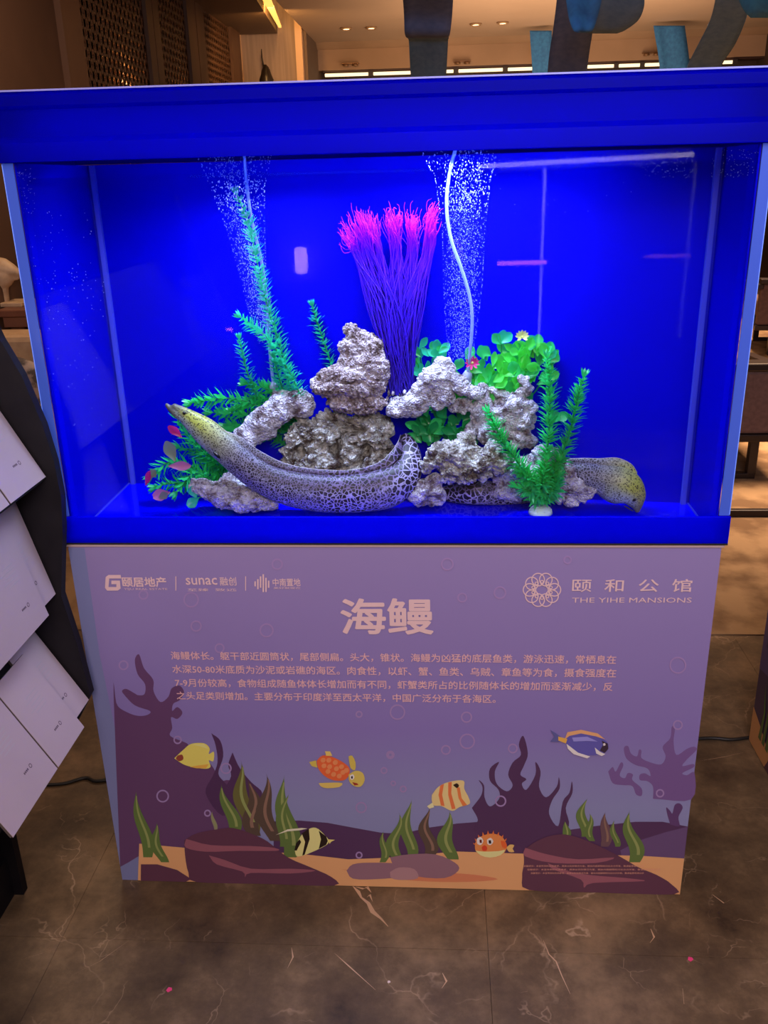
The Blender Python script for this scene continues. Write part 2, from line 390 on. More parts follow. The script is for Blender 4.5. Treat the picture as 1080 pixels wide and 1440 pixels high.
# ================================================================== STREAMERS
GREYB = noisy('grey_blue_cloth', (.07, .11, .24), (.10, .14, .29), 30, .9)
SLATE = noisy('slate_blue_cloth', (.08, .16, .28), (.11, .20, .33), 30, .9)
TEAL = noisy('teal_cloth', (.03, .15, .40), (.04, .21, .50), 30, .85)
NAVY = noisy('dark_teal_cloth', (.02, .12, .22), (.03, .17, .28), 30, .85)
def streamer(rows, m, label, thick=.004):
    """rows: (left px, right px, py, depth) from top to bottom"""
    rr = catmull([(a, b, c, d) for a, b, c, d in rows], 6); V = []; n = 7
    for a, b, c, d in rr:
        for j in range(n):
            s = j/(n-1); p = at(a+(b-a)*s, c, d+.02*math.sin(s*PI*2)); V.append(p)
    m_ = len(rr); Fc = []
    for i in range(m_-1):
        for j in range(n-1): Fc.append((i*n+j, i*n+j+1, (i+1)*n+j+1, (i+1)*n+j))
    K = len(V); V2 = [v+Vector((0, thick, 0)) for v in V]
    F2 = [tuple(K+i for i in reversed(f)) for f in Fc]
    rim = [j for j in range(n)] + [i*n+n-1 for i in range(1, m_)] + [(m_-1)*n+j for j in range(n-2, -1, -1)] + [i*n for i in range(m_-2, 0, -1)]
    F3 = [(rim[i], rim[i]+K, rim[(i+1) % len(rim)]+K, rim[(i+1) % len(rim)]) for i in range(len(rim))]
    c0 = V[n//2]
    return tag(obj('fabric_streamer', mesh(V+V2, Fc+F2+F3, True), m), label, 'streamer', 'fabric streamers hanging from the ceiling')
streamer([(560, 640, -70, 2.4), (565, 638, -20, 2.7), (568, 636, 20, 3.0), (569, 633, 46, 3.1), (572, 630, 53, 3.2), (574, 628, 50, 3.35), (574, 628, 30, 3.5)], GREYB, 'grey cloth streamer loop hanging left of the others, front swag')
streamer([(572, 634, -330, 4.4), (572, 632, 10, 4.4), (575, 630, 60, 4.6), (577, 628, 100, 4.8), (579, 626, 128, 4.9)], SLATE, 'slate blue cloth streamer behind the leftmost grey swag')
streamer([(745, 776, 43, 10.1), (746, 776, 60, 10.1), (748, 777, 90, 10.1), (749, 778, 128, 10.1)], TEAL, 'teal cloth end hanging left of the slanting grey streamer')
streamer([(787, 842, -40, 3.2), (783, 838, 0, 3.4), (778, 834, 40, 3.6), (772, 828, 80, 3.8), (768, 822, 130, 4.0)], GREYB, 'grey slanting streamer at the middle, beside the teal loop')
streamer([(790, 850, -40, 2.3), (796, 846, 0, 2.35), (800, 840, 25, 2.4), (806, 834, 42, 2.42), (812, 828, 46, 2.45)], TEAL, 'teal looped streamer in front of the grey slanting one')
streamer([(840, 930, -60, 2.6), (842, 908, -20, 2.7), (838, 906, 8, 2.8), (833, 898, 28, 2.9), (828, 880, 42, 3.0), (826, 868, 47, 3.1)], SLATE, 'wide slate streamer loop curving left at the top edge')
streamer([(919, 963, 36, 10.1), (921, 965, 50, 10.1), (926, 969, 80, 10.1), (930, 972, 122, 10.1)], TEAL, 'teal cloth end hanging near the right, beside the slate diagonal')
streamer([(1012, 1062, -40, 3.3), (1006, 1056, 0, 3.5), (998, 1048, 30, 3.7), (982, 1034, 62, 3.9), (968, 1016, 90, 4.1), (960, 1008, 115, 4.2)], SLATE, 'slate blue diagonal streamer near the right edge')
streamer([(1030, 1120, -50, 2.6), (1036, 1116, -10, 2.65), (1046, 1112, 14, 2.7), (1056, 1108, 25, 2.75)], NAVY, 'dark teal streamer loop in the top right corner')

# ================================================================== TANK STAND
SW = .6; SH = .80; SD = .42
def printmat():
    m = mat('printed_sea_vinyl', (.2, .17, .35), .38); nt = m.node_tree; b = nt.nodes['Principled BSDF']
    co = coords(nt, 'Generated'); sp = nt.nodes.new('ShaderNodeSeparateXYZ'); nt.links.new(co, sp.inputs[0])
    r = ramp(nt, [(0, (.23, .28, .52)), (.28, (.27, .29, .56)), (.5, (.25, .20, .53)), (1, (.31, .25, .53))], sp.outputs[2])
    nt.links.new(r.outputs[0], b.inputs['Base Color']); return m
PRINT = printmat()
stand = thing('tank_stand', (0, .2, 0), 'purple printed box stand under the fish tank with cartoon sea life', 'stand')
obj('stand_body', box(-SW, SW, .004, SD, 0, SH-.006, .003), mat('stand_board', (.22, .19, .33), .5), stand)
obj('stand_top', box(-SW-.004, SW+.004, -.002, SD+.004, SH-.006, SH, .0015), mat('pale_edge_band', (.55, .42, .45), .5), stand)
# printed sheet exactly over the front
obj('printed_sheet', box(-SW+.001, SW-.001, 0, .004, .001, SH-.006), PRINT, stand)
pm = {}
def pmat(c, rough=.42):
    k = 'ink_%02x%02x%02x' % tuple(int(max(0, min(1, v))*255) for v in c)
    return mat(k, tuple(min(.82, 1.42*((v+.055)/1.055)**2.4) for v in c), rough)
LAY = [0]
def P2(px, py):
    p = at(px, py, 0); return (min(max(p.x, -SW+.0005), SW-.0005), min(max(p.z, .0012), SH-.008))
def flat(name, px, col, layer, smooth=0, par=None, y=0):
    pts = [P2(*q) for q in px]
    if smooth: 
        c = catmull(pts+[pts[0]], smooth)[:-1]; pts = [tuple(q) for q in c]
    tri = geometry.tessellate_polygon([[Vector((a, b, 0)) for a, b in pts]])
    LAY[0] += 1; yy = y-.0002*layer-1.5e-6*LAY[0]
    me = mesh([(a, yy, b) for a, b in pts], [tuple(t) for t in tri])
    return obj(name, me, pmat(col) if not hasattr(col, 'name') else col, par or stand)
c3 = lambda L: [(130+a*.3981, 940+b*.3981) for a, b in L]
c4 = lambda L: [(540+a*.4259, 940+b*.4259) for a, b in L]
DK = (.34, .23, .38); DK2 = (.42, .29, .47)
# pale strip along the left edge
flat('left_wrap_strip', [(94, 765), (118, 765), (140, 920), (165, 1040), (203, 1242), (168, 1242)], mat('pale_wrap_film', (.21, .24, .49), .4), 1)
# distant silhouettes
flat('printed_coral', c3([(80, 700), (75, 90), (84, 120), (100, 142), (150, 165), (190, 165), (204, 150), (150, 130), (112, 92), (105, 78), (120, 72), (150, 88), (162, 94), (184, 90), (186, 55), (160, 20), (150, -30), (165, -50), (182, -2), (215, 40), (216, 80), (240, 118), (268, 100), (280, 70), (308, 60), (324, 85), (308, 112), (286, 124), (282, 150), (300, 136), (318, 156), (300, 178), (278, 172), (282, 210), (275, 238), (330, 262), (345, 275), (420, 340), (450, 395), (500, 410), (560, 600), (480, 640), (230, 640)]), DK, 2, 4)
flat('printed_hill', c3([(640, 540), (730, 537), (830, 545), (920, 562), (1020, 580), (1080, 583)])+c4([(60, 545), (150, 525), (240, 512), (330, 505), (430, 525), (560, 540), (700, 520), (830, 506), (920, 506), (1008, 522), (996, 640), (0, 650)])+c3([(640, 680)]), (.28, .18, .32), 1)
flat('printed_hill', c4([(780, 600), (850, 565), (930, 540), (1002, 522), (995, 640), (790, 640)]), (.35, .27, .43), 2)
for tip, L in enumerate([c3([(420, 228), (452, 255), (462, 310), (445, 370), (470, 405), (520, 470), (460, 520), (400, 440), (425, 380), (442, 330), (435, 270)]),
          c3([(495, 296), (480, 340), (490, 380), (470, 440), (560, 480), (600, 440), (560, 400), (520, 350)]),
          c4([(290, 460), (320, 420), (325, 390), (312, 368), (330, 385), (332, 425), (350, 455), (380, 430), (378, 400), (350, 370), (350, 330), (380, 308), (366, 340), (372, 380), (405, 405), (425, 385), (410, 350), (425, 310), (452, 285), (445, 250), (460, 222), (475, 280), (462, 320), (450, 350), (470, 365), (455, 380), (470, 400), (500, 350), (500, 308), (517, 340), (512, 390), (535, 425), (570, 390), (577, 358), (580, 395), (555, 435), (545, 480), (575, 520), (590, 440), (612, 410), (620, 372), (622, 410), (600, 460), (610, 520), (560, 560), (470, 590), (430, 580), (300, 540), (310, 500)])]):
    flat('printed_dark_kelp', L, (.27, .17, .31), 3, 4)
flat('printed_coral', c4([(888, 430), (888, 390), (870, 372), (845, 368), (845, 350), (862, 346), (880, 355), (870, 330), (830, 318), (800, 296), (792, 262), (806, 256), (815, 280), (835, 290), (842, 268), (850, 272), (850, 295), (880, 310), (915, 316), (930, 290), (920, 258), (945, 230), (950, 192), (960, 200), (956, 240), (965, 285), (1000, 265), (1022, 258), (1032, 268), (1000, 300), (985, 322), (1020, 315), (1022, 326), (985, 345), (1000, 352), (1028, 345), (1016, 432)]), (.40, .31, .52), 2, 4)
flat('printed_coral', c4([(740, 340), (755, 325), (765, 340), (782, 310), (790, 320), (778, 352), (795, 362), (805, 345), (822, 350), (820, 368), (850, 395), (850, 420), (832, 415), (820, 388), (790, 385), (755, 378)]), (.40, .31, .52), 2, 4)
flat('printed_coral', c4([(945, 515), (935, 480), (932, 458), (945, 470), (952, 478), (960, 450), (976, 445), (986, 460), (972, 490), (975, 520)]), (.32, .22, .40), 3, 4)
# sand
SAND = (.86, .60, .42)
flat('printed_sand', [(196, 1186), (262, 1192), (420, 1200), (490, 1208), (540, 1206), (642, 1197), (736, 1200), (900, 1203), (968, 1207), (963, 1262), (600, 1262), (196, 1250)], SAND, 4)
flat('printed_sand_shade', [(480, 1222), (560, 1226), (650, 1228), (700, 1236), (640, 1240), (560, 1236)], (.74, .47, .34), 5, 4)
def blade(b, t, wd, amp, waves, col, col2, layer, seed=0):
    n = 22; Lp = []; Rp = []; S = []
    for i in range(n+1):
        s = i/n; x = b[0]+(t[0]-b[0])*s + amp*math.sin(waves*2*PI*s+seed)*(1-.3*s); y = b[1]+(t[1]-b[1])*s
        w_ = wd*(math.sin(PI*min(1, s*.85+.22))**.8)*(1-s**4)
        Lp.append((x-w_, y)); Rp.append((x+w_, y)); S.append((x-w_*.05, y))
    def strip(nm, A, B, c, ly):
        V = []; LAY[0] += 1
        for q, r_ in zip(A, B):
            for z_ in (q, r_): x_, zz = P2(*z_); V.append((x_, -.0002*ly-1.5e-6*LAY[0], zz))
        obj(nm, mesh(V, [(2*k_, 2*k_+1, 2*k_+3, 2*k_+2) for k_ in range(len(A)-1)]), pmat(c), stand)
    strip('printed_seaweed', Lp, Rp, col, layer)
    S2 = [(x+wd*.40*(1-(i/n)**3), y) for i, (x, y) in enumerate(S)]
    strip('printed_seaweed_highlight', S[3:-3], S2[3:-3], col2, layer+1)
G1, G2 = (.33, .42, .22), (.50, .55, .33); GD, GD2 = (.30, .25, .22), (.48, .38, .33)
for a in [((208, 1205), (190, 1105), 9, 4, 1.1, G1, G2, 6, 0), ((228, 1212), (216, 1152), 8, 5, 1, G1, G2, 6, 2),
          ((302, 1166), (299, 1138), 3, 2, .8, (.5, .5, .4), G2, 6, 1),
          ((330, 1172), (312, 1098), 10, 5, 1, G1, G2, 6, 0), ((352, 1170), (334, 1064), 12, 6, 1.2, (.36, .36, .2), G2, 5, 1), ((358, 1175), (352, 1090), 12, 5, 1.3, GD, GD2, 5, 3),
          ((382, 1182), (370, 1082), 12, 7, 1.1, GD, GD2, 6, 2), ((408, 1205), (396, 1083), 13, 6, 1.2, G1, G2, 6, 0), ((395, 1190), (405, 1110), 9, 6, 1, G1, G2, 7, 1),
          ((538, 1212), (541, 1165), 6, 4, 1, G1, G2, 6, 0), ((555, 1212), (560, 1138), 9, 6, 1.2, G1, G2, 6, 2), ((575, 1206), (575, 1118), 9, 6, 1.1, G1, G2, 5, 1),
          ((602, 1206), (600, 1130), 10, 6, 1.3, GD, GD2, 6, 0), ((632, 1208), (628, 1135), 11, 6, 1.1, G1, G2, 6, 2),
          ((795, 1180), (796, 1152), 6, 2, .8, G1, G2, 6, 0), ((818, 1176), (824, 1118), 8, 6, 1, G1, G2, 6, 1), ((832, 1182), (827, 1140), 6, 4, 1, G1, G2, 7, 3),
          ((850, 1190), (852, 1138), 8, 3, 1, (.36, .27, .3), GD2, 6, 0), ((892, 1212), (884, 1135), 11, 6, 1.1, G1, G2, 6, 0), ((866, 1190), (862, 1150), 5, 3, 1, G1, G2, 6, 1)]:
    blade(*a)
R1, R2 = (.33, .20, .28), (.52, .32, .38)
flat('printed_rock', c3([(325, 605), (370, 580), (450, 565), (500, 562), (570, 585), (620, 610), (690, 665), (770, 700), (845, 735), (852, 768), (600, 768), (370, 755), (340, 720), (328, 660)]), R1, 8, 3)
flat('printed_rock_highlight', c3([(332, 600), (420, 622), (560, 625), (645, 632), (650, 642), (520, 642), (400, 645), (330, 630)]), R2, 9, 3)
flat('printed_rock_highlight', c3([(412, 658), (470, 675), (560, 705), (700, 705), (790, 712), (700, 722), (560, 720), (540, 735), (530, 715), (440, 690)]), R2, 9, 3)
flat('printed_rock', c3([(172, 690), (230, 690), (300, 710), (350, 742), (330, 755), (172, 752)]), R1, 8)
flat('printed_rock', c4([(460, 600), (500, 570), (560, 548), (620, 550), (700, 580), (780, 620), (840, 655), (900, 680), (950, 712), (955, 745), (700, 742), (480, 730), (456, 690), (462, 640)]), R1, 8, 3)
flat('printed_rock_highlight', c4([(466, 590), (540, 612), (640, 628), (760, 622), (700, 640), (560, 640), (466, 618)]), R2, 9, 3)
flat('printed_rock_highlight', c4([(540, 640), (600, 665), (680, 680), (800, 690), (860, 700), (690, 706), (660, 722), (650, 695), (560, 662)]), R2, 9, 3)
PB1, PB2 = (.50, .38, .44), (.60, .47, .50)
flat('printed_pebble', c4([(20, 622), (80, 612), (170, 612), (235, 640), (246, 665), (200, 690), (110, 685), (40, 660)]), PB1, 8, 3)
flat('printed_pebble', c3([(898, 712), (920, 690), (980, 684), (1080, 690), (1100, 730), (1000, 742), (920, 740)]), PB1, 9, 3)
flat('printed_pebble', c4([(20, 670), (50, 655), (100, 660), (112, 690), (60, 696), (25, 690)]), PB2, 10, 3)
# bubbles (printed rings)
def ringpoly(cx, cy, r, wd, col, layer, name='printed_bubble', n=22):
    V = []; Fc = []
    for j in range(n):
        a = 2*PI*j/n
        for rr in (r, r-wd):
            x, z = P2(cx+rr*math.cos(a), cy+rr*math.sin(a)); V.append((x, -.0002*layer, z))
    for j in range(n):
        k = (j+1) % n; Fc.append((2*j, 2*j+1, 2*k+1, 2*k))
    return obj(name, mesh(V, Fc), pmat(col), stand)
bl = [(202, 836, 7), (269, 843, 11), (276, 880, 8), (375, 886, 10), (309, 911, 7), (174, 935, 7), (390, 793, 8), (629, 793, 9), (650, 840, 7), (703, 833, 9), (953, 935, 12), (559, 1001, 11), (656, 1008, 8), (657, 1042, 11), (627, 1054, 7), (721, 1052, 7), (549, 1061, 6), (540, 1083, 5), (553, 1101, 4), (567, 1109, 5), (704, 1126, 8), (508, 1135, 8), (549, 1061, 4), (928, 1115, 6), (953, 1019, 7), (229, 1119, 9), (318, 1080, 8), (292, 1143, 5), (505, 1202, 5), (250, 1040, 6), (798, 787, 6), (505, 1004, 5)]
for x, y, r in bl: ringpoly(x, y, r, 2.1, (.55, .47, .66), 6)
# animals
def fish(name, body, col, extras, layer=11):
    o = flat(name, body, col, layer, 4)
    for i, (nm, pl, c, sm) in enumerate(extras): flat(nm, pl, c, layer+1+i*.5, sm, par=stand)
Y1 = (.93, .76, .38)
fish('printed_fish', c3([(290, 315), (322, 285), (350, 264), (395, 262), (415, 280), (412, 300), (430, 292), (428, 325), (412, 322), (418, 345), (398, 352), (350, 345), (320, 335)]), Y1,
     [('printed_fish_marking', c3([(302, 305), (318, 302), (322, 318), (308, 325), (296, 316)]), (.50, .24, .2), 3),
      ('printed_fish_fin', c3([(345, 345), (375, 340), (412, 335), (402, 350), (370, 350)]), (.85, .62, .27), 0),
      ('printed_fish_fin', c3([(350, 266), (380, 272), (412, 282), (395, 264)]), (.97, .84, .5), 0)])
fish('printed_turtle', c3([(792, 325), (808, 308), (830, 305), (870, 320), (905, 345), (908, 370), (890, 392), (850, 392), (818, 375), (798, 350)]), (.80, .36, .2),
     [('printed_turtle_flipper', c3([(766, 328), (790, 322), (795, 348), (775, 342)]), (.72, .66, .3), 0),
      ('printed_turtle_flipper', c3([(822, 290), (840, 290), (848, 306), (826, 306)]), (.78, .70, .38), 0),
      ('printed_turtle_flipper', c3([(905, 308), (918, 305), (930, 330), (928, 356), (912, 348)]), (.72, .66, .3), 2),
      ('printed_turtle_flipper', c3([(800, 402), (850, 400), (884, 402), (872, 416), (830, 420), (808, 414)]), (.76, .68, .36), 2),
      ('printed_turtle_head', c3([(905, 372), (930, 358), (955, 366), (962, 392), (948, 414), (925, 412), (908, 396)]), (.74, .68, .34), 3),
      ('printed_turtle_eye', c3([(910, 375), (920, 370), (926, 380), (920, 390), (911, 387)]), (.93, .92, .85), 2),
      ('printed_turtle_eye', c3([(914, 378), (920, 377), (920, 386), (915, 386)]), (.1, .06, .05), 0),
      ('printed_turtle_mouth', c3([(918, 398), (936, 402), (940, 408), (926, 410)]), (.55, .2, .15), 0)])
for cx_, cy_2 in [(815, 322), (835, 322), (858, 330), (880, 345), (818, 342), (838, 345), (862, 352), (885, 365), (832, 362), (852, 372), (872, 378), (897, 358)]:
    flat('printed_shell_scute', c3([(cx_-9, cy_2), (cx_-4, cy_2-8), (cx_+6, cy_2-8), (cx_+9, cy_2), (cx_+4, cy_2+7), (cx_-5, cy_2+7)]), (.90, .50, .32), 12, 2)
fish('printed_fish', c4([(158, 415), (180, 388), (215, 372), (262, 368), (265, 395), (280, 425), (282, 445), (250, 455), (225, 468), (190, 452), (165, 450), (158, 435)]), (.93, .72, .50),
     [('printed_fish_stripe', c4([(186, 384), (198, 378), (192, 415), (200, 452), (188, 450), (180, 415)]), (.78, .42, .25), 0),
      ('printed_fish_stripe', c4([(212, 374), (224, 372), (222, 410), (236, 460), (224, 462), (212, 415)]), (.78, .42, .25), 0),
      ('printed_fish_stripe', c4([(240, 390), (250, 390), (256, 425), (274, 448), (260, 452), (246, 425)]), (.80, .45, .25), 0),
      ('printed_fish_fin', c4([(142, 452), (160, 440), (166, 455), (150, 460)]), (.93, .8, .6), 0),
      ('printed_fish_eye', c4([(228, 382), (240, 376), (248, 384), (240, 392)]), (.15, .09, .05), 2)])
fish('printed_fish', c4([(598, 240), (610, 215), (650, 208), (700, 218), (735, 240), (740, 262), (725, 278), (690, 285), (650, 280), (615, 262)]), (.33, .32, .62),
     [('printed_fish_fin', c4([(596, 232), (605, 208), (650, 200), (705, 212), (730, 232), (700, 222), (650, 212), (612, 220)]), (.90, .60, .42), 0),
      ('printed_fish_fin', c4([(548, 200), (565, 210), (582, 222), (600, 236), (580, 240), (548, 240), (562, 222)]), (.32, .33, .55), 0),
      ('printed_fish_fin', c4([(575, 222), (605, 230), (600, 245), (575, 235)]), (.93, .62, .3), 0),
      ('printed_fish_fin', c4([(602, 246), (640, 275), (680, 288), (670, 294), (625, 280), (606, 262)]), (.88, .78, .80), 0),
      ('printed_fish_face', c4([(718, 235), (738, 245), (740, 262), (728, 276), (712, 268), (722, 250)]), (.20, .15, .22), 0),
      ('printed_fish_mouth', c4([(695, 258), (712, 272), (730, 280), (718, 286), (700, 278)]), (.93, .9, .88), 0),
      ('printed_fish_eye', c4([(722, 245), (729, 243), (731, 250), (724, 253)]), (.95, .92, .85), 0),
      ('printed_fish_highlight', c4([(620, 225), (670, 222), (705, 238), (670, 236), (625, 238)]), (.52, .52, .80), 0)])
fish('printed_fish', c4([(300, 575), (315, 555), (350, 543), (385, 550), (402, 572), (405, 590), (390, 612), (355, 622), (320, 615), (302, 598)]), (.90, .50, .28),
     [('printed_fish_belly', c4([(302, 598), (330, 602), (380, 600), (400, 596), (385, 614), (350, 622), (318, 614)]), (.93, .80, .55), 2),
      ('printed_fish_eye', c4([(306, 560), (318, 553), (328, 566), (320, 580), (308, 576)]), (.95, .92, .85), 2),
      ('printed_fish_eye', c4([(340, 562), (352, 556), (361, 568), (352, 580), (341, 576)]), (.95, .92, .85), 2),
      ('printed_fish_eye', c4([(315, 562), (322, 562), (323, 573), (316, 573)]), (.35, .1, .06), 0),
      ('printed_fish_eye', c4([(345, 564), (353, 564), (354, 575), (346, 575)]), (.15, .08, .06), 0),
      ('printed_fish_mouth', c4([(322, 588), (330, 580), (340, 586), (338, 598), (326, 598)]), (.75, .25, .15), 2),
      ('printed_fish_fin', c4([(385, 565), (402, 570), (405, 590), (390, 586)]), (.86, .36, .18), 2),
      ('printed_fish_fin', c4([(404, 588), (415, 578), (430, 580), (424, 592), (430, 602), (412, 602)]), (.93, .66, .4), 2)])
for k in range(9):
    a = PI*.95-k*PI*.1; x, y = 352+52*math.cos(a), 582-40*math.sin(a)
    flat('printed_fish_spine', c4([(x-4, y+3), (x+4, y+3), (x+7*math.cos(a), y-9*math.sin(a)-2)]), (.86, .42, .22), 12)
fish('printed_fish', c3([(715, 640), (730, 600), (755, 570), (790, 560), (825, 590), (835, 605), (828, 620), (790, 640), (745, 658), (722, 660)]), (.93, .80, .52),
     [('printed_fish_stripe', c3([(740, 580), (765, 563), (768, 600), (750, 655), (742, 658), (752, 610)]), (.13, .09, .07), 0),
      ('printed_fish_stripe', c3([(800, 570), (826, 590), (832, 606), (826, 620), (800, 634), (808, 600)]), (.13, .09, .07), 0),
      ('printed_fish_stripe', c3([(720, 615), (732, 600), (738, 610), (722, 640), (714, 640)]), (.12, .09, .07), 0),
      ('printed_fish_fin', c3([(832, 600), (858, 602), (845, 608), (838, 616)]), (.9, .75, .45), 0),
      ('printed_fish_fin', c3([(648, 585), (690, 565), (740, 560), (760, 562), (735, 568), (690, 572)]), (.93, .88, .7), 0)])
# lettering
TXT = (.86, .68, .69); TXG = (.82, .63, .64)
def text(name, body, x0, x1, yb, col, bold=0, h=None, layer=7, y1=None, par=None):
    cu = bpy.data.curves.new('t', 'FONT'); cu.body = body; cu.dimensions = '2D'; cu.resolution_u = 2; 
    o = bpy.data.objects.new('t', cu); COL.objects.link(o); bpy.context.view_layer.update()
    dg = bpy.context.evaluated_depsgraph_get(); me = bpy.data.meshes.new_from_object(o.evaluated_get(dg)); bpy.data.objects.remove(o)
    if bold:
        Vv = [tuple(v.co) for v in me.vertices]; Ff = [tuple(p.vertices) for p in me.polygons]; q = len(Vv); AV = []; AF = []
        for k_, (dx_, dy_) in enumerate(((0, 0), (1, 0), (-1, 0), (0, 1), (0, -1), (.7, .7), (-.7, -.7), (.7, -.7), (-.7, .7))):
            AV += [(x+dx_*bold, y+dy_*bold, k_*4e-6) for x, y, z in Vv]; AF += [tuple(v+q*k_ for v in f) for f in Ff]
        me = mesh(AV, AF)
    n = len(me.vertices); a = np.zeros(n*3); me.vertices.foreach_get('co', a); a = a.reshape(-1, 3); tt = a[:, 2].copy()
    mn, mx = a.min(0), a.max(0)
    A = at(x0, yb, 0); B = at(x1, y1 if y1 is not None else yb, 0)
    s = (B.x-A.x)/(mx[0]-mn[0]); tz = (B.z-A.z)/(B.x-A.x)
    hz = s if h is None else (at(x0, yb-h, 0).z-A.z)/(mx[1]-mn[1])
    X = A.x+(a[:, 0]-mn[0])*s; Z = A.z+(a[:, 1]-(mn[1] if h else 0))*hz+(X-A.x)*tz
    o_ = np.stack([X, -.0002*layer-tt, Z], 1); me.vertices.foreach_set('co', o_.ravel())
    me.materials.clear(); return obj(name, me, pmat(col), par or stand)
text('title_text', '海鳗', 480, 610, 892, TXT, .021, h=51)
body = ['海鳗体长。躯干部近圆筒状，尾部侧扁。头大，锥状。海鳗为凶猛的底层鱼类，游泳迅速，常栖息在',
        '水深50-80米底质为沙泥或岩礁的海区。肉食性，以虾、蟹、鱼类、乌贼、章鱼等为食，摄食强度在',
        '7-9月份较高，食物组成随鱼体体长增加而有不同，虾蟹类所占的比例随体长的增加而逐渐减少，反',
        '之头足类则增加。主要分布于印度洋至西太平洋，中国广泛分布于各海区。']
for (x0, x1, y0, y1), s in zip([(241, 866, 926, 932), (243, 866, 945, 951), (247, 861, 964, 970), (249, 697, 982, 987)], body):
    text('body_text', s, x0, x1, y0, TXG, .010, y1=y1)
text('logo_text', '颐居地产', 173, 235, 825, TXT, .025, h=14)
text('logo_text', 'YIJU REAL ESTATE', 175, 236, 830, TXT, 0, h=3.5)
text('logo_text', 'sunac', 262, 306, 822, TXT, .01, h=10)
text('logo_text', '融创', 310, 333, 823, TXT, .008, h=12)
text('logo_text', '至臻  致远', 264, 333, 831, TXT, 0, h=4)
text('logo_text', '中南置地', 384, 423, 824, TXT, .01, h=11)
text('logo_text', '美好就现在', 385, 423, 828, TXT, 0, h=3)
text('logo_text', '颐  和  公  馆', 804, 972, 832, TXT, .008, h=18)
text('logo_text', 'THE YIHE MANSIONS', 804, 972, 847, TXT, 0, h=7)
for yy, x0, x1 in [(1218, 736, 905), (1223, 741, 928), (1228, 746, 905)]:
    text('fine_print', '温馨提示：本宣传资料仅供参考，具体以实际情况为准，相关内容解释权归主办方所有，敬请留意现场公示', x0, x1, yy, (.80, .58, .50), 0, h=2.6, layer=12)
def bar(name, x0, x1, y0, y1, layer=7): return flat(name, [(x0, y0), (x1, y0), (x1, y1), (x0, y1)], TXT, layer)
bar('logo_divider', 247, 248.2, 810, 830); bar('logo_divider', 345, 346.2, 810, 830)
for i, (h0, h1) in enumerate([(817, 824), (814, 828), (810, 826), (807, 832), (812, 832), (816, 826)]): bar('logo_bar', 358+i*3.8, 360.1+i*3.8, h0, h1)
# square letter-like emblem
flat('logo_emblem', [(149, 811), (153, 808), (170, 808), (171, 813), (154, 813), (153, 825), (164, 825), (164, 821), (157, 821), (157, 816), (169, 816), (170, 827), (166, 830), (151, 830), (148, 826)], TXT, 7)
# round knot emblem : eight interlaced rings
for k in range(10):
    a = 2*PI*k/10; ringpoly(762+17.5*math.cos(a), 829+15.2*math.sin(a), 9.6, 1.5, TXT, 7+.2*k, 'logo_ring', 24)
for k in range(10):
    a = 2*PI*(k+.5)/10; ringpoly(762+13*math.cos(a), 829+11.4*math.sin(a), 2.6, 1.3, TXT, 9.2, 'logo_ring', 12)

# ================================================================== TANK
TK = .57   # rear face
TX = .607; TH0, TH1 = .8018, 1.4645
TD = .36
tank = thing('aquarium', (0, .18, SH), 'large glass aquarium glowing deep blue on the purple printed stand', 'aquarium')
GT = .018
obj('bottom_panel', box(-TX, TX, .004, TD, TH0, .8125), sheet_mat('blue_floor_film', (0, 0, 1), .05, .5, .004), tank)
obj('front_glass', box(-TX+GT+.0045, TX-GT-.0045, .004, .012, .8130, TH1-.002), GLASS, tank)
for s in (-1, 1):
    xa, xb = sorted((s*TX, s*(TX-GT)))
    obj('side_glass', box(xa, xb, .0042, TD, .8130, TH1-.002), GLASS, tank)
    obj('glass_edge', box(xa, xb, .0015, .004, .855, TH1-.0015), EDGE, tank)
    obj('edge_gleam', box(s*TX-.0012 if s > 0 else s*TX+.0, s*TX if s > 0 else s*TX+.0012, .0008, .0015, .857, TH1-.003), mat('painted_glint', (.2, .3, .7), .3, emit=(.10, .22, .85), es=.6), tank)  # glint drawn as a thin glowing strip on the pane edge
    xa, xb = sorted((s*(TX-GT-.001), s*(TX-GT-.004)))
    obj('side_film', box(xa, xb, .0045, (.320 if s < 0 else .186), .8130, TH1-.002), BLUE, tank, label='blue film covering the side glass')
BL, BR = (-.577, .312), (.577, .180)
def bd(x, off=0): return BL[1]+(BR[1]-BL[1])*(x-BL[0])/(BR[0]-BL[0])+off
c8 = [(-.5848, bd(-.5848), .813), (.5848, bd(.5848), .813), (.5848, bd(.5848)+.006, .813), (-.5848, bd(-.5848)+.006, .813)]
c8 = c8+[(a, b, TH1-.002) for a, b, _ in c8]
obj('backdrop_panel', hexa(c8), BLUE, tank)
obj('back_glass', box(-TX+GT, TX-GT, TD-.01, TD, .8130, TH1-.002), GLASS, tank)
for (x, y, s) in ((BL[0], BL[1], 1), (BR[0], BR[1], -1)):
    obj('silicone_seam', box(x-.0045+.004*s, x+.0045+.004*s, y-.010, y-.001, .8132, TH1-.003), SEAM, tank)
for s, yy in ((-1, .308), (1, .176)):
    xa, xb = sorted((s*(TX-GT-.0045), s*(TX-GT-.0075)))
    obj('floor_seam', box(xa, xb, .016, yy, .8131, .8150), SEAM, tank)
obj('base_trim', box(-TX-.001, TX+.001, -.0045, .001, .8035, .8548, .001), BASEB, tank)
obj('base_gasket', box(-TX-.001, TX+.001, -.004, .003, SH+.0001, .8035), mat('black_rubber', (.01, .01, .012), .6), tank)
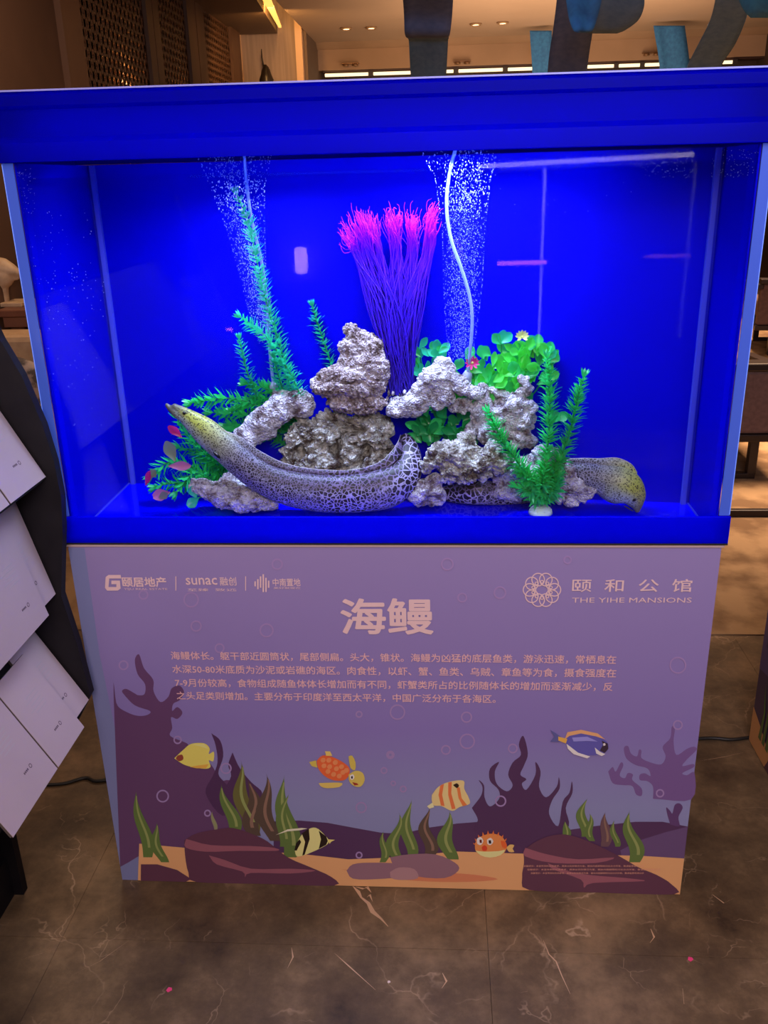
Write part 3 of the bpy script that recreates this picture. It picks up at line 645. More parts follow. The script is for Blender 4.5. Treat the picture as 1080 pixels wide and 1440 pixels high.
# hood: rim, coved band, lower lip
hood = [(-.006, 1.567), (-.012, 1.560), (-.012, 1.545), (-.004, 1.540), (-.002, 1.500), (-.009, 1.492), (-.010, 1.4650), (-.004, 1.4640), (.002, 1.4645), (.004, 1.500), (.004, 1.560)]
HM = [(a, b) for a, b in hood]
obj('hood_front', prism(HM, -TX-.030, TX+.030, 'X'), HOODM, tank)
for s in (-1, 1):
    xa, xb = sorted((s*(TX+.024), s*(TX+.030)))
    obj('hood_side', box(xa, xb, .004, TD+.02, 1.4646, 1.560), HOODM, tank)
obj('hood_back', box(-TX-.024, TX+.024, TD+.014, TD+.02, 1.4646, 1.560), HOODM, tank)
obj('hood_lid', box(-TX-.030, TX+.030, .004, TD+.02, 1.560, 1.566, .001), mat('lid_board', (.05, .05, .30), .5), tank)
obj('hood_rim_highlight', box(-TX-.030, TX+.030, -.0125, -.0065, 1.5655, 1.568), mat('painted_rim_highlight', (.35, .35, .80), .4), tank)  # pale strip painted as the highlight along the hood's top rim
obj('lamp_tray', box(-TX+.03, TX-.03, .06, .24, 1.470, 1.490, .002), mat('lamp_tray_white', (.6, .65, .8), .5), tank)
# water body
wt = obj('water', hexa([(-.5755, .013, .8133), (.5755, .013, .8133), (.5755, .1775, .8133), (-.5755, .3095, .8133), (-.5755, .013, 1.440), (.5755, .013, 1.440), (.5755, .1775, 1.440), (-.5755, .3095, 1.440)]), WATER)
tag(wt, 'clear blue-tinted water filling the aquarium', 'water'); wt['kind'] = 'stuff'
FZ = .8132

# ================================================================== ROCKS
at_room = at
def at(px, py, Y): return at_room(px, py, Y+.035)      # tank contents stand a little back from the pane
def rockmat(name, c1, c2, c3_, sc=45):
    m = mat(name, c1, .85, spec=.25); nt = m.node_tree; b = nt.nodes['Principled BSDF']; L = nt.links
    co = coords(nt)
    n = N(nt, 'ShaderNodeTexNoise', Scale=sc, Detail=8, Roughness=.65); L.new(co, n.inputs['Vector'])
    r = ramp(nt, [(.38, c3_), (.50, c2), (.64, c1)], n.outputs['Fac']); L.new(r.outputs[0], b.inputs['Base Color'])
    v = N(nt, 'ShaderNodeTexVoronoi', Scale=sc*6); L.new(co, v.inputs['Vector'])
    n2 = N(nt, 'ShaderNodeTexNoise', Scale=sc*9, Detail=4); L.new(co, n2.inputs['Vector'])
    ad = N(nt, 'ShaderNodeMath', operation='ADD'); L.new(v.outputs['Distance'], ad.inputs[0]); L.new(n2.outputs['Fac'], ad.inputs[1])
    bp = N(nt, 'ShaderNodeBump', Strength=1.0, Distance=.006); L.new(ad.outputs[0], bp.inputs['Height']); L.new(bp.outputs[0], b.inputs['Normal'])
    return m
RW = rockmat('pale_reef_rock', (.86, .84, .92), (.62, .59, .65), (.18, .13, .14))
RG = rockmat('olive_reef_rock', (.70, .70, .66), (.42, .41, .36), (.09, .065, .055), 35)
RT = rockmat('tan_coral_rock', (.70, .62, .64), (.44, .36, .36), (.15, .10, .09), 40)
def rock(name, blobs, Y, m, label, amp=.008, cell=60, ry=.8, style='knob', vox=.0025, sit=None):
    """blobs: (px, py, rx px, rz px[, dY[, tilt deg]])"""
    parts = []
    for b_ in blobs:
        px, py, rx, rz = b_[:4]; rx *= 1.07; rz *= 1.07; dY = b_[4] if len(b_) > 4 else 0; tl = b_[5] if len(b_) > 5 else 0
        c = at(px, py, Y+dY); k = (at(px+1, py, Y+dY)-c).length
        rr = (rx*k, max(.5*(rx+rz)*k*ry*.8, .012), rz*k)
        parts.append(ell(c, rr, 3, Matrix.Rotation(math.radians(tl), 3, 'Y')))
    me = remesh(tmesh(*parts), vox, 2)
    nv = len(me.vertices); co = np.zeros(nv*3); me.vertices.foreach_get('co', co); co = co.reshape(-1, 3)
    no = np.zeros(nv*3); me.vertices.foreach_get('normal', no); no = no.reshape(-1, 3)
    out = co.copy(); off = Vector((random.random()*10, 0, random.random()*10))
    for i in range(nv):
        p = Vector(co[i])+off
        def lump(q, r0=.62): d_ = noise.voronoi(q)[0][0]; return math.sqrt(max(0, r0*r0-d_*d_))/r0-.45
        if style == 'knob':
            n_ = noise.noise(p*28)
            h = amp*.95*lump(p*cell)+amp*.55*lump(p*cell*2.1)+amp*.9*n_+amp*.16*noise.noise(p*260)
            if n_ < -.12: h -= amp*1.6*min(1, (-.12-n_)*5)
        elif style == 'flute':
            q = Vector((p.x*cell*1.7, p.y*cell*1.7, p.z*cell*.40)); side_ = 1 if math.sin(p.z*95+3*noise.noise(p*16)) > 0 else 0
            ter = math.sin(p.z*95+3*noise.noise(p*16))
            h = amp*(1.0*lump(q)*side_+.85*lump(p*cell*1.6)*(1-side_))+amp*.65*max(-.6, -ter)+amp*.9*noise.noise(p*24)+amp*.2*noise.noise(p*260)
        elif style == 'pit':
            d_ = noise.voronoi(p*cell*1.3)[0][0]; n_ = noise.noise(p*34)
            h = amp*1.5*n_+amp*.7*noise.noise(p*80)-amp*1.3*max(0, .36-d_)*2+amp*.30*noise.noise(p*190)+amp*.35*lump(p*cell*1.7)
        else:
            n_ = noise.noise(p*26); h = amp*1.5*n_+amp*.8*noise.noise(p*70)+amp*.5*noise.noise(p*170)+amp*.35*lump(p*cell*2)
        out[i] = co[i]+no[i]*h
    # keep inside the tank
    out[:, 2] = np.maximum(out[:, 2], FZ+.0002)
    lim = BL[1]+(BR[1]-BL[1])*(out[:, 0]-BL[0])/(BR[0]-BL[0])-.004
    out[:, 1] = np.minimum(np.maximum(out[:, 1], .018), lim)
    me.vertices.foreach_set('co', out.ravel()); me.update()
    me.polygons.foreach_set('use_smooth', [True]*len(me.polygons))
    return tag(obj(name, me, m), label, 'rock')
rock('reef_rock', [(298, 688, 28, 13, -.005, 8), (335, 696, 46, 17, 0, 12), (368, 705, 26, 12, 0, 10), (325, 674, 16, 10, .02)], .10, RW, 'flat pale rock lying on the tank floor under the left eel', .006, 60, 1.1, 'rough')
rock('reef_rock', [(425, 568, 15, 18), (405, 566, 26, 18), (390, 578, 30, 21, 0, -42), (370, 594, 30, 20, 0, -42), (350, 613, 22, 17, 0, -42), (345, 642, 14, 20, .0), (342, 672, 14, 16, .01)], .16, RW, 'pale slanting rock arm leaning left from the central coral tower', .006, 60, .8, 'pit')
rock('reef_rock', [(494, 466, 12, 10), (512, 474, 22, 10, 0, 22), (506, 490, 30, 16), (508, 508, 33, 18), (500, 526, 44, 17), (492, 545, 50, 18), (502, 565, 41, 13), (525, 520, 18, 45), (470, 530, 24, 14), (452, 540, 12, 9)], .15, RT, 'tall tan coral tower on top of the central rock pile', .0060, 85, .8, 'flute', .0021)
rock('reef_rock', [(430, 620, 30, 24), (470, 610, 36, 28), (520, 612, 36, 28), (450, 645, 48, 30), (510, 650, 48, 34), (410, 640, 16, 18), (480, 680, 60, 26), (545, 635, 14, 18), (545, 665, 18, 26), (425, 590, 12, 10)], .17, RG, 'knobbly holed olive grey rock in the curve of the left eel', .0130, 52, .75, 'knob', .0022)
rock('reef_rock', [(625, 518, 16, 14), (612, 532, 22, 20), (595, 553, 24, 17, 0, -35), (565, 572, 24, 12, 0, -20), (620, 556, 16, 18), (648, 540, 22, 12, 0, 30), (668, 552, 14, 10, 0, 20), (585, 575, 16, 9)], .13, RW, 'white arch shaped rock right of the coral tower', .006, 60, .85, 'pit')
rock('reef_rock', [(735, 545, 14, 14), (695, 560, 22, 16), (715, 575, 30, 24), (735, 590, 20, 26), (675, 590, 16, 20), (700, 605, 30, 20), (728, 615, 22, 16), (662, 600, 12, 14), (650, 570, 14, 12), (690, 545, 14, 8)], .14, RW, 'big knobbly white rock heap right of the arch rock', .0090, 42, .7, 'knob')
rock('reef_rock', [(640, 640, 34, 18), (610, 650, 20, 14), (665, 648, 36, 20), (680, 635, 24, 16), (650, 664, 38, 14), (700, 650, 16, 14), (660, 622, 18, 14, .02)], .10, RG, 'broad shelf rock above the honeycomb patterned eel body', .008, 60, .9, 'knob')
rock('reef_rock', [(600, 690, 24, 16), (610, 680, 14, 14), (590, 700, 18, 11), (612, 702, 12, 10)], .10, RW, 'small pale rock on the floor between the two eels', .007, 60, .9, 'pit')
rock('reef_rock', [(715, 665, 22, 16), (720, 690, 24, 18), (738, 660, 30, 18), (712, 684, 14, 20)], .125, RW, 'pale rock behind the white footed green plant, left side', .007, 55, .8, 'rough')
rock('reef_rock', [(780, 660, 26, 20), (795, 680, 26, 16), (812, 692, 20, 12), (830, 686, 12, 8), (768, 640, 20, 14), (806, 704, 10, 9), (785, 695, 16, 12), (760, 670, 16, 22)], .10, RW, 'branching pale rock beside the right eel, pointing right', .007, 50, .75, 'pit')

# ================================================================== EELS
def eelmat():
    m = mat('spotted_moray_skin', (.4, .4, .4), .42, spec=.4); nt = m.node_tree; b = nt.nodes['Principled BSDF']; L = nt.links
    co = coords(nt); at_ = N(nt, 'ShaderNodeAttribute', attribute_name='u'); u = at_.outputs['Fac']
    atv = N(nt, 'ShaderNodeAttribute', attribute_name='v'); v = atv.outputs['Fac']
    nw = N(nt, 'ShaderNodeTexNoise', Scale=60.0, Detail=2); L.new(co, nw.inputs['Vector'])
    wa = N(nt, 'ShaderNodeVectorMath', operation='MULTIPLY_ADD'); wa.inputs[1].default_value = (.008, .008, .008); L.new(nw.outputs['Color'], wa.inputs[0]); L.new(co, wa.inputs[2])
    def spots(scale, lo, hi):       # dark round spots (0) on light (1)
        q = N(nt, 'ShaderNodeTexVoronoi', Scale=scale, Randomness=1.0); L.new(wa.outputs[0], q.inputs['Vector'])
        return ramp(nt, [(lo, (0, 0, 0)), (hi, (1, 1, 1))], q.outputs['Distance']).outputs[0]
    def net(scale, lo, hi):         # light network (1) between dark cells (0)
        q = N(nt, 'ShaderNodeTexVoronoi', feature='DISTANCE_TO_EDGE', Scale=scale); L.new(wa.outputs[0], q.inputs['Vector'])
        return ramp(nt, [(lo, (1, 1, 1)), (hi, (0, 0, 0))], q.outputs['Distance']).outputs[0]
    def mixf(a, b_, f):
        x = N(nt, 'ShaderNodeMix', data_type='RGBA'); L.new(f, x.inputs[0]); L.new(a, x.inputs[6]); L.new(b_, x.inputs[7]); return x.outputs[2]
    def step(src, lo, hi): return ramp(nt, [(lo, (0, 0, 0)), (hi, (1, 1, 1))], src).outputs[0]
    p = mixf(spots(290, .32, .44), net(200, .06, .14), step(u, .12, .28))
    p = mixf(p, net(135, .06, .13), step(u, .46, .60))
    p = mixf(p, net(95, .06, .11), step(u, .70, .82))
    def const(c):
        x = N(nt, 'ShaderNodeRGB'); x.outputs[0].default_value = (*c, 1); return x.outputs[0]
    light = mixf(const((.33, .37, .06)), const((.26, .25, .33)), step(u, .10, .26))
    light = mixf(light, const((.36, .33, .53)), step(u, .35, .6))
    light = mixf(light, const((.34, .44, .43)), mixf(const((0, 0, 0)), step(v, .40, .72), ramp(nt, [(.06, (1, 1, 1)), (.30, (0, 0, 0))], u).outputs[0]))
    dark = mixf(const((.04, .036, .01)), const((.012, .008, .018)), step(u, .1, .25))
    col = mixf(dark, light, p)
    band = mixf(const((1, 1, 1)), ramp(nt, [(.28, (.34, .27, .36)), (.42, (1, 1, 1))], v).outputs[0], step(u, .18, .36))
    mb = N(nt, 'ShaderNodeMix', data_type='RGBA', blend_type='MULTIPLY'); mb.inputs[0].default_value = 1; L.new(col, mb.inputs[6]); L.new(band, mb.inputs[7]); col = mb.outputs[2]
    snout = ramp(nt, [(.0, (1, 1, 1)), (.055, (0, 0, 0))], u).outputs[0]
    col = mixf(col, const((.10, .10, .07)), snout)
    # pale belly without pattern near the head
    L.new(col, b.inputs['Base Color'])
    bp = N(nt, 'ShaderNodeBump', Strength=.25, Distance=.001); L.new(p, bp.inputs['Height']); L.new(bp.outputs[0], b.inputs['Normal'])
    return m
EEL = eelmat()
def eel(name, path, jaw, label, up_sign, fin, u0=0, u1=1, width=.72):
    """path: (px, py, Y, half-height px) from snout to tail; one continuous skin"""
    P = catmull([tuple(at(a, b, c)) + ((at(a+1, b, c)-at(a, b, c)).length*r,) for a, b, c, r in path], 10)
    pts = [Vector(p[:3]) for p in P]; rad = [(p[3]*width, p[3]) for p in P]
    parts = [tube(pts, rad, 20, side=Vector((0, 1, 0)))]
    for k in (0,): parts.append(ell(pts[0], (rad[0][1],)*3, 2))
    if jaw:
        J = catmull([tuple(at(a, b, c)) + ((at(a+1, b, c)-at(a, b, c)).length*r,) for a, b, c, r in jaw], 6)
        parts.append(tube([Vector(p[:3]) for p in J], [(p[3]*1.1, p[3]) for p in J], 12, side=Vector((0, 1, 0))))
        parts.append(ell(J[-1][:3], (J[-1][3],)*3, 2))
    me = remesh(tmesh(*parts), .0022, 4)
    nv = len(me.vertices); co = np.zeros(nv*3); me.vertices.foreach_get('co', co); co = co.reshape(-1, 3)
    A = np.array([tuple(p) for p in pts]); seg = np.linalg.norm(np.diff(A, axis=0), axis=1); s = np.concatenate([[0], np.cumsum(seg)]); s /= s[-1]
    u = np.zeros(nv); v = np.zeros(nv)
    tn = np.gradient(A, axis=0); up = np.cross(tn, np.array([0, 1, 0])*up_sign); up /= np.linalg.norm(up, axis=1)[:, None]
    for i0 in range(0, nv, 4000):
        D = ((co[i0:i0+4000, None, :]-A[None])**2).sum(2); j = D.argmin(1); u[i0:i0+4000] = s[j]
        r_ = np.array([r[1] for r in rad])[j]; v[i0:i0+4000] = .5-.5*np.clip(((co[i0:i0+4000]-A[j])*up[j]).sum(1)/r_, -1, 1)
    co[:, 1] = np.maximum(co[:, 1], .014)
    co[:, 2] = np.maximum(co[:, 2], FZ+.0003); lim = BL[1]+(BR[1]-BL[1])*(co[:, 0]-BL[0])/(BR[0]-BL[0])-.002
    co[:, 1] = np.minimum(co[:, 1], lim); me.vertices.foreach_set('co', co.ravel())
    for nm, arr in (('u', u0+u*(u1-u0)), ('v', v)):
        a = me.attributes.new(nm, 'FLOAT', 'POINT'); a.data.foreach_set('value', arr.astype(np.float32))
    me.polygons.foreach_set('use_smooth', [True]*len(me.polygons)); me.update()
    root = tag(obj(name, me, EEL), label, 'eel')
    # dorsal fin: a low thin fold along the back
    Fp = catmull([tuple(at(a, b, c)) + (at(a2, b2, c)-at(a, b, c)).to_tuple() for a, b, a2, b2, c in fin], 8)
    V = []; n = len(Fp); uu = []
    for p in Fp:
        b0 = Vector(p[:3]); d = Vector(p[3:6])
        for tt, th in ((-.6, .0035), (.3, .0020), (1, .0008)):
            for sgn in (-1, 1): V.append(b0+d*(tt*.85)+Vector((0, sgn*th, 0))); j = ((A-np.array(b0))**2).sum(1).argmin(); uu.append(u0+s[j]*(u1-u0))
    Fc = []
    for i in range(n-1):
        a = i*6; c = a+6
        Fc += [(a, a+2, c+2, c), (a+2, a+4, c+4, c+2), (a+4, a+5, c+5, c+4), (a+5, a+3, c+3, c+5), (a+3, a+1, c+1, c+3)]
    Fc += [(0, 1, 3, 5, 4, 2), tuple((n-1)*6+k for k in (0, 2, 4, 5, 3, 1))]
    fm = mesh(V, Fc, True); a = fm.attributes.new('u', 'FLOAT', 'POINT'); a.data.foreach_set('value', np.array(uu, np.float32))
    a = fm.attributes.new('v', 'FLOAT', 'POINT'); a.data.foreach_set('value', np.full(len(V), .2, np.float32))
    obj('dorsal_fin', fm, EEL, root)
    # bright rim of the fin
    obj('fin_margin', tmesh(tube([Vector(p[:3])+Vector(p[3:6])*.85 for p in Fp], .0007, 6)), mat('fin_rim', (.34, .30, .32), .5), root)
    return root
e1 = eel('moray_eel', [(246, 572, .075, 5), (254, 579, .075, 9), (268, 590, .075, 14), (288, 606, .075, 19.5), (306, 622, .075, 20.5), (328, 641, .076, 21), (356, 663, .078, 22.5), (385, 679, .08, 24.5), (420, 689, .08, 27), (465, 694, .08, 28), (510, 692, .082, 29), (545, 685, .088, 30), (566, 669, .10, 26), (575, 645, .12, 18.5), (574, 625, .135, 12), (567, 612, .15, 6)],
         [(262, 588, .075, 9), (250, 582, .075, 6.5), (240, 575, .075, 4.5), (234, 569, .075, 2.6)],
         'long moray eel curving across the left, yellow head raised to the left', 1,
         [(308, 606, 309, 603, .075), (330, 626, 338, 612, .075), (358, 645, 366, 632, .078), (395, 661, 402, 650, .08), (440, 667, 441, 658, .08), (490, 668, 492, 660, .08), (530, 660, 528, 651, .085), (552, 645, 546, 638, .095), (563, 628, 558, 622, .12), (566, 614, 563, 611, .15)])
BLK = mat('black_gloss', (.01, .01, .01), .15)
def dot(par, name, px, py, Y, rx, rz, m, tilt=0):
    c = at(px, py, Y); k = (at(px+1, py, Y)-c).length
    obj(name, tmesh(ell(c, (rx*k, .003, rz*k), 2, Matrix.Rotation(math.radians(tilt), 3, 'Y'))), m, par)
dot(e1, 'eye', 259, 581, .0655, 2.6, 2.6, BLK)
dot(e1, 'gill_opening', 305, 640, .0530, 7, 2.6, BLK, 48)
e2 = eel('moray_eel', [(896, 717, .088, 4.5), (895, 709, .09, 11), (891, 698, .092, 19), (881, 688, .095, 26), (864, 680, .10, 28), (842, 673, .105, 22), (815, 669, .115, 20), (790, 673, .13, 20), (755, 686, .145, 19), (715, 693, .145, 18), (670, 693, .13, 17.5), (640, 694, .145, 14), (612, 694, .16, 7)],
         None, 'moray eel with bulky yellow spotted head drooping to the floor at right', -1,
         [(895, 668, 896, 664, .095), (882, 660, 888, 651, .098), (864, 655, 868, 642, .10), (842, 655, 843, 643, .105), (820, 652, 818, 643, .115), (795, 658, 792, 644, .13), (775, 664, 772, 652, .14)])
dot(e2, 'eye', 892, 703, .0730, 2.4, 2.4, BLK)
dot(e2, 'mouth_line', 884, 715, .0790, 9, .9, mat('mouth_dark', (.03, .03, .025), .5), 32)

# ================================================================== PLANTS
def clampY(p):
    lim = bd(p.x)-.004; p = Vector(p)
    p.y = min(max(p.y, .016), lim); p.z = max(p.z, FZ+.0005); return p
def leafshape(base, d, side, L, W, bend):
    """narrow pointed leaf of 6 triangles"""
    nrm = side.cross(d).normalized()
    p1 = base+d*(L*.35); p2 = base+d*(L*.72)+nrm*(bend*L*.12); p3 = base+d*L+nrm*(bend*L*.32)
    V = [base, p1-side*W, p1+side*W, p2-side*W*.8, p2+side*W*.8, p3]
    return [clampY(v) for v in V], [(0, 1, 2), (1, 3, 4, 2), (3, 5, 4)]
def sprig(path, L=15, W=2.0, step=4.0, per=6, rs=None):
    """path: (px, py, Y) along the stem; returns stem part + leaves"""
    rs = rs or random
    P = [Vector(q) for q in catmull([tuple(at(*p)) for p in path], 12)]
    k = (at(path[0][0]+1, path[0][1], path[0][2])-at(*path[0])).length
    parts = []; acc = 0; total = sum((P[i+1]-P[i]).length for i in range(len(P)-1)); done = 0; ph = 0
    for i in range(len(P)-1):
        seg = (P[i+1]-P[i]); done += seg.length; acc += seg.length
        while acc > step*k:
            acc -= step*k; ph += .7; t = seg.normalized(); a = t.orthogonal().normalized(); b = t.cross(a); f = done/total
            for j in range(per):
                q = ph+2*PI*j/per+rs.uniform(-.25, .25); out = a*math.cos(q)+b*math.sin(q)
                up_ = rs.uniform(.25, .65)+f*.35; d = (out+t*up_).normalized(); sd = t.cross(out).normalized()
                ll = L*k*rs.uniform(.75, 1.15)*(1 if f < .85 else 1-.5*(f-.85)/.15)
                parts.append(leafshape(P[i], d, sd, ll, W*k, rs.uniform(-.2, .8)))
    t = (P[-1]-P[-2]).normalized(); a = t.orthogonal().normalized(); b = t.cross(a)
    for j in range(8):
        q = 2*PI*j/8; out = a*math.cos(q)+b*math.sin(q); parts.append(leafshape(P[-1], (t*1.6+out).normalized(), t.cross(out).normalized(), L*k*.8, W*k, -.3))
    return tube([clampY(p) for p in P], .0016, 6), parts
def waterweed(name, label, sprigs, m, loc=None, foot=None, sm=None, L=15, W=1.9, step=5.2, per=5):
    base = at(*(loc or sprigs[0][0]))
    t = thing(name, base, label, 'plant')
    for s in sprigs:
        o = {} if not isinstance(s[-1], dict) else s[-1]; pth = [q for q in s if not isinstance(q, dict)]
        st, lv = sprig(pth, o.get('L', L), o.get('W', W), o.get('step', step), o.get('per', per))
        so = obj('stem', tmesh(st), sm or LEAFD, t)
        obj('foliage', tmesh(*lv, smooth=False), o.get('m', m), so, stuff=True)
    return t
waterweed('waterweed', 'tallest feathery green plant rising into the left bubble stream', [
    [(412, 560, .20), (396, 495, .20), (376, 430, .20), (362, 370, .20), (350, 315, .20), (334, 275, .20)],
    [(425, 560, .15), (405, 520, .15), (382, 482, .15), (360, 462, .15), (340, 447, .15)],
    [(402, 560, .17), (392, 530, .17), (386, 505, .17)]], LEAFT, L=17, W=2.2, per=7)
waterweed('waterweed', 'short feathery plant standing left of the tallest one', [[(362, 560, .19), (350, 530, .19), (343, 505, .19), (337, 478, .19)]], LEAFT, L=14)
waterweed('waterweed', 'feathery green sprig leaning beside the coral tower top', [[(474, 540, .22), (462, 500, .22), (450, 465, .22), (440, 432, .22)]], LEAFT, L=15)
waterweed('waterweed', 'bushy green plant spreading left behind the yellow eel head', [
    [(400, 600, .20), (360, 570, .19), (320, 560, .18), (272, 566, .17)], [(405, 575, .22), (380, 550, .21), (350, 540, .20)], [(400, 610, .21), (350, 585, .20), (300, 580, .20)],
    [(395, 590, .20), (370, 560, .21), (330, 575, .21)], [(420, 600, .23), (400, 560, .22), (378, 545, .22)], [(380, 620, .22), (350, 600, .21), (320, 600, .22)]], LEAFG, L=21, W=2.6, step=5)
lp = waterweed('waterweed', 'green bush with pink and olive leaves low at the left', [
    [(330, 680, .20), (290, 640, .18), (262, 610, .17), (250, 590, .17)], [(330, 680, .2), (280, 660, .17), (240, 650, .15), (215, 668, .14)], [(320, 690, .2), (280, 640, .2), (255, 630, .2)],
    [(325, 685, .19), (280, 680, .17), (240, 680, .14), (222, 684, .13)], [(330, 670, .21), (300, 650, .2), (275, 615, .2)], [(310, 685, .18), (275, 665, .15), (250, 690, .13)], [(325, 680, .2), (300, 620, .19), (280, 605, .19)]], LEAFG, L=20, W=2.0, step=5)
def broadleaf(c, dirv, nrm, L, W, cup=.25, n=9):
    """rounded cupped leaf, slight thickness"""
    d = dirv.normalized(); s = nrm.cross(d).normalized(); nn = d.cross(s)
    V = []; K = 5
    for i in range(n):
        t = i/(n-1); w_ = W*math.sin(PI*(t*.92+.04))**.65*(.35+.65*min(1, t*1.7))
        for j in range(K):
            q = (j/(K-1)-.5)*2
            V.append(clampY(c+d*(L*t)+s*(w_*q)+nn*(cup*L*(q*q*.35+(t-.4)**2*.6))))
    Fc = [(i*K+j, i*K+j+1, (i+1)*K+j+1, (i+1)*K+j) for i in range(n-1) for j in range(K-1)]
    return V, Fc
def bl_part(par, px, py, Y, ang, L, W, m, tilt=.4, name='leaf', cup=.25, label=None):
    c = at(px, py, Y); k = (at(px+1, py, Y)-c).length; a = math.radians(ang)
    d = Vector((math.cos(a), random.uniform(-.3, .1), math.sin(a))); nrm = Vector((random.uniform(-tilt, tilt), -1, random.uniform(0, tilt)))
    return obj(name, mesh(*broadleaf(c, d, nrm, L*k, W*k, cup), smooth=True), m, par, label=label)
bl_part(lp, 256, 614, .10, 130, 24, 7, PINKL, label='bright pink leaf')
bl_part(lp, 246, 648, .10, 105, 32, 9, OLIVEL, label='olive leaf')
bl_part(lp, 237, 655, .09, 0, 32, 7, ROSEL, label='rosy oval leaf')
bl_part(lp, 206, 682, .10, 65, 26, 5, PINKL, label='dark pink leaf')
bl_part(lp, 212, 672, .10, 55, 18, 6, OLIVEL, label='olive leaf')
bl_part(lp, 240, 692, .08, 195, 26, 9, ROSEL, label='rosy leaf'); bl_part(lp, 224, 700, .08, 30, 18, 6, OLIVEL)
bl_part(lp, 276, 700, .08, 105, 18, 8, LEAFT); bl_part(lp, 280, 700, .08, 215, 20, 8, LEAFT)
obj('stem', tmesh(tube([at(278, 700, .08), at(290, 698, .10), at(310, 690, .14)], .0012, 6)), LEAFD, lp)
def leafy(label, stems, leaves, mats, Y0, Y1, L=(13, 22), area_=None, n=60, loc=None, upw=90, spread=70):
    t = thing('leafy_plant', at(*loc), label, 'plant')
    for s in stems: obj('stem', tmesh(tube([clampY(at(*q)) for q in catmull_px(s)], .0014, 6)), LEAFD, t)
    for i in range(n):
        px, py = area_(); bl_part(t, px, py, random.uniform(Y0, Y1), upw+random.uniform(-spread, spread), random.uniform(*L), random.uniform(L[0]*.33, L[1]*.36), random.choice(mats), .7)
    return t
def catmull_px(s): return [tuple(q) for q in catmull(s, 5)]
def blob(cx, cy, rx, ry):
    def f():
        while True:
            a, b = random.uniform(-1, 1), random.uniform(-1, 1)
            if a*a+b*b < 1: return cx+a*rx, cy+b*ry
    return f
def union(*fs):
    def f(): return random.choice(fs)()
    return f
rp = leafy('dense bright green leafy plant with pink and yellow flowers at right', [
    [(700, 590, .19), (705, 540, .18), (705, 480, .17)], [(710, 590, .19), (735, 530, .18), (755, 475, .17)], [(700, 590, .19), (680, 550, .18), (660, 520, .18)], [(720, 590, .18), (760, 540, .17), (775, 500, .17)], [(700, 590, .19), (725, 520, .19), (735, 480, .17)]],
    None, [LEAFB, LEAFB, LEAFG], .14, .19, (16, 26), union(blob(705, 532, 62, 30), blob(740, 515, 36, 32), blob(695, 555, 50, 24)), 170, (705, 600, .18))
for px, py, ang in [(704, 484, 80), (704, 482, 40), (704, 484, 130), (756, 490, 85), (752, 488, 120), (766, 505, 40), (770, 500, 75), (690, 500, 140), (728, 500, 100), (640, 520, 60), (655, 505, 60), (780, 590, 20), (775, 595, 60)]:
    bl_part(rp, px, py, .16, ang, 20, 8, LEAFT if ang % 40 == 0 else LEAFG)
def flower(par, px, py, Y, r, m, n=10, up=.2, label=None):
    c = at(px, py, Y); k = (at(px+1, py, Y)-c).length; parts = []
    for j in range(n):
        a = 2*PI*j/n+.2; d = Vector((math.cos(a), -.35, math.sin(a)*.8+up)).normalized(); parts.append(broadleaf(c, d, Vector((0, -1, .2)), r*k, r*k*.2, .1, 5))
    fo = obj('flower', tmesh(*parts), m, par, label=label); obj('flower_center', tmesh(ell(c+Vector((0, -.002, 0)), (.003, .003, .003), 1)), YELL, fo)
flower(rp, 664, 510, .13, 11, PINKL, label='pink flower'); flower(rp, 734, 474, .15, 11, YELL, 9, .6, label='pale yellow flower')
leafy('small teal leafed plant between the coral tower and arch rock', [[(600, 570, .2), (596, 530, .19), (590, 495, .18)], [(600, 570, .2), (610, 520, .19), (618, 495, .19)]], None, [LEAFT, LEAFT, LEAFG], .165, .19, (15, 22), union(blob(590, 510, 8, 22), blob(612, 502, 10, 8), blob(600, 530, 16, 16)), 24, (600, 575, .19))
leafy('dark green leafy plant in the shade under the arch rock', [[(630, 650, .2), (625, 610, .2), (620, 575, .2)], [(630, 650, .2), (650, 610, .2), (660, 585, .2)]], None, [LEAFD, LEAFG, LEAFD], .165, .20, (16, 24), union(blob(620, 590, 34, 28), blob(650, 620, 22, 14), blob(600, 612, 18, 16)), 80, (625, 655, .19))
waterweed('waterweed', 'fine leaved plant clump glimpsed beneath the white slanting rock', [[(420, 620, .24), (400, 600, .24), (385, 590, .24)], [(425, 625, .24), (410, 585, .24), (400, 570, .24)], [(420, 640, .24), (395, 620, .24), (380, 610, .24)]], LEAFG, L=20, W=3, step=5)
fg = waterweed('waterweed', 'feathery green plant on a round white foot in front', [
    [(760, 702, .085), (765, 665, .06), (771, 620, .06), (773, 575, .06), (772, 535, .065), (770, 505, .07)],
    [(758, 702, .085), (735, 660, .058), (708, 622, .055), (688, 582, .055)],
    [(763, 702, .085), (790, 640, .065), (803, 600, .07), (812, 560, .07), (820, 532, .07)],
    [(760, 702, .085), (752, 680, .055), (735, 665, .05)], [(762, 702, .085), (775, 675, .06), (785, 650, .06)], [(760, 702, .085), (762, 680, .05), (768, 650, .05)], [(758, 702, .085), (745, 690, .055), (728, 684, .055)], [(760, 702, .085), (778, 690, .055), (786, 672, .055)]],
    LEAFG, L=19, W=1.9, step=4.6, per=8, loc=(760, 716, .085))
c = atz(760, 721, FZ)
parts = [lathe([(.001, .016), (.010, .0155), (.017, .012), (.022, .005), (.0235, 0)][::-1], (c.x, c.y, FZ), 18)]
for j in range(22):
    a = random.uniform(0, 2*PI); r = random.uniform(.002, .021); parts.append(ell((c.x+r*math.cos(a), c.y+r*math.sin(a), FZ+.015*(1-(r/.024)**2)), (.0035,)*3, 1))
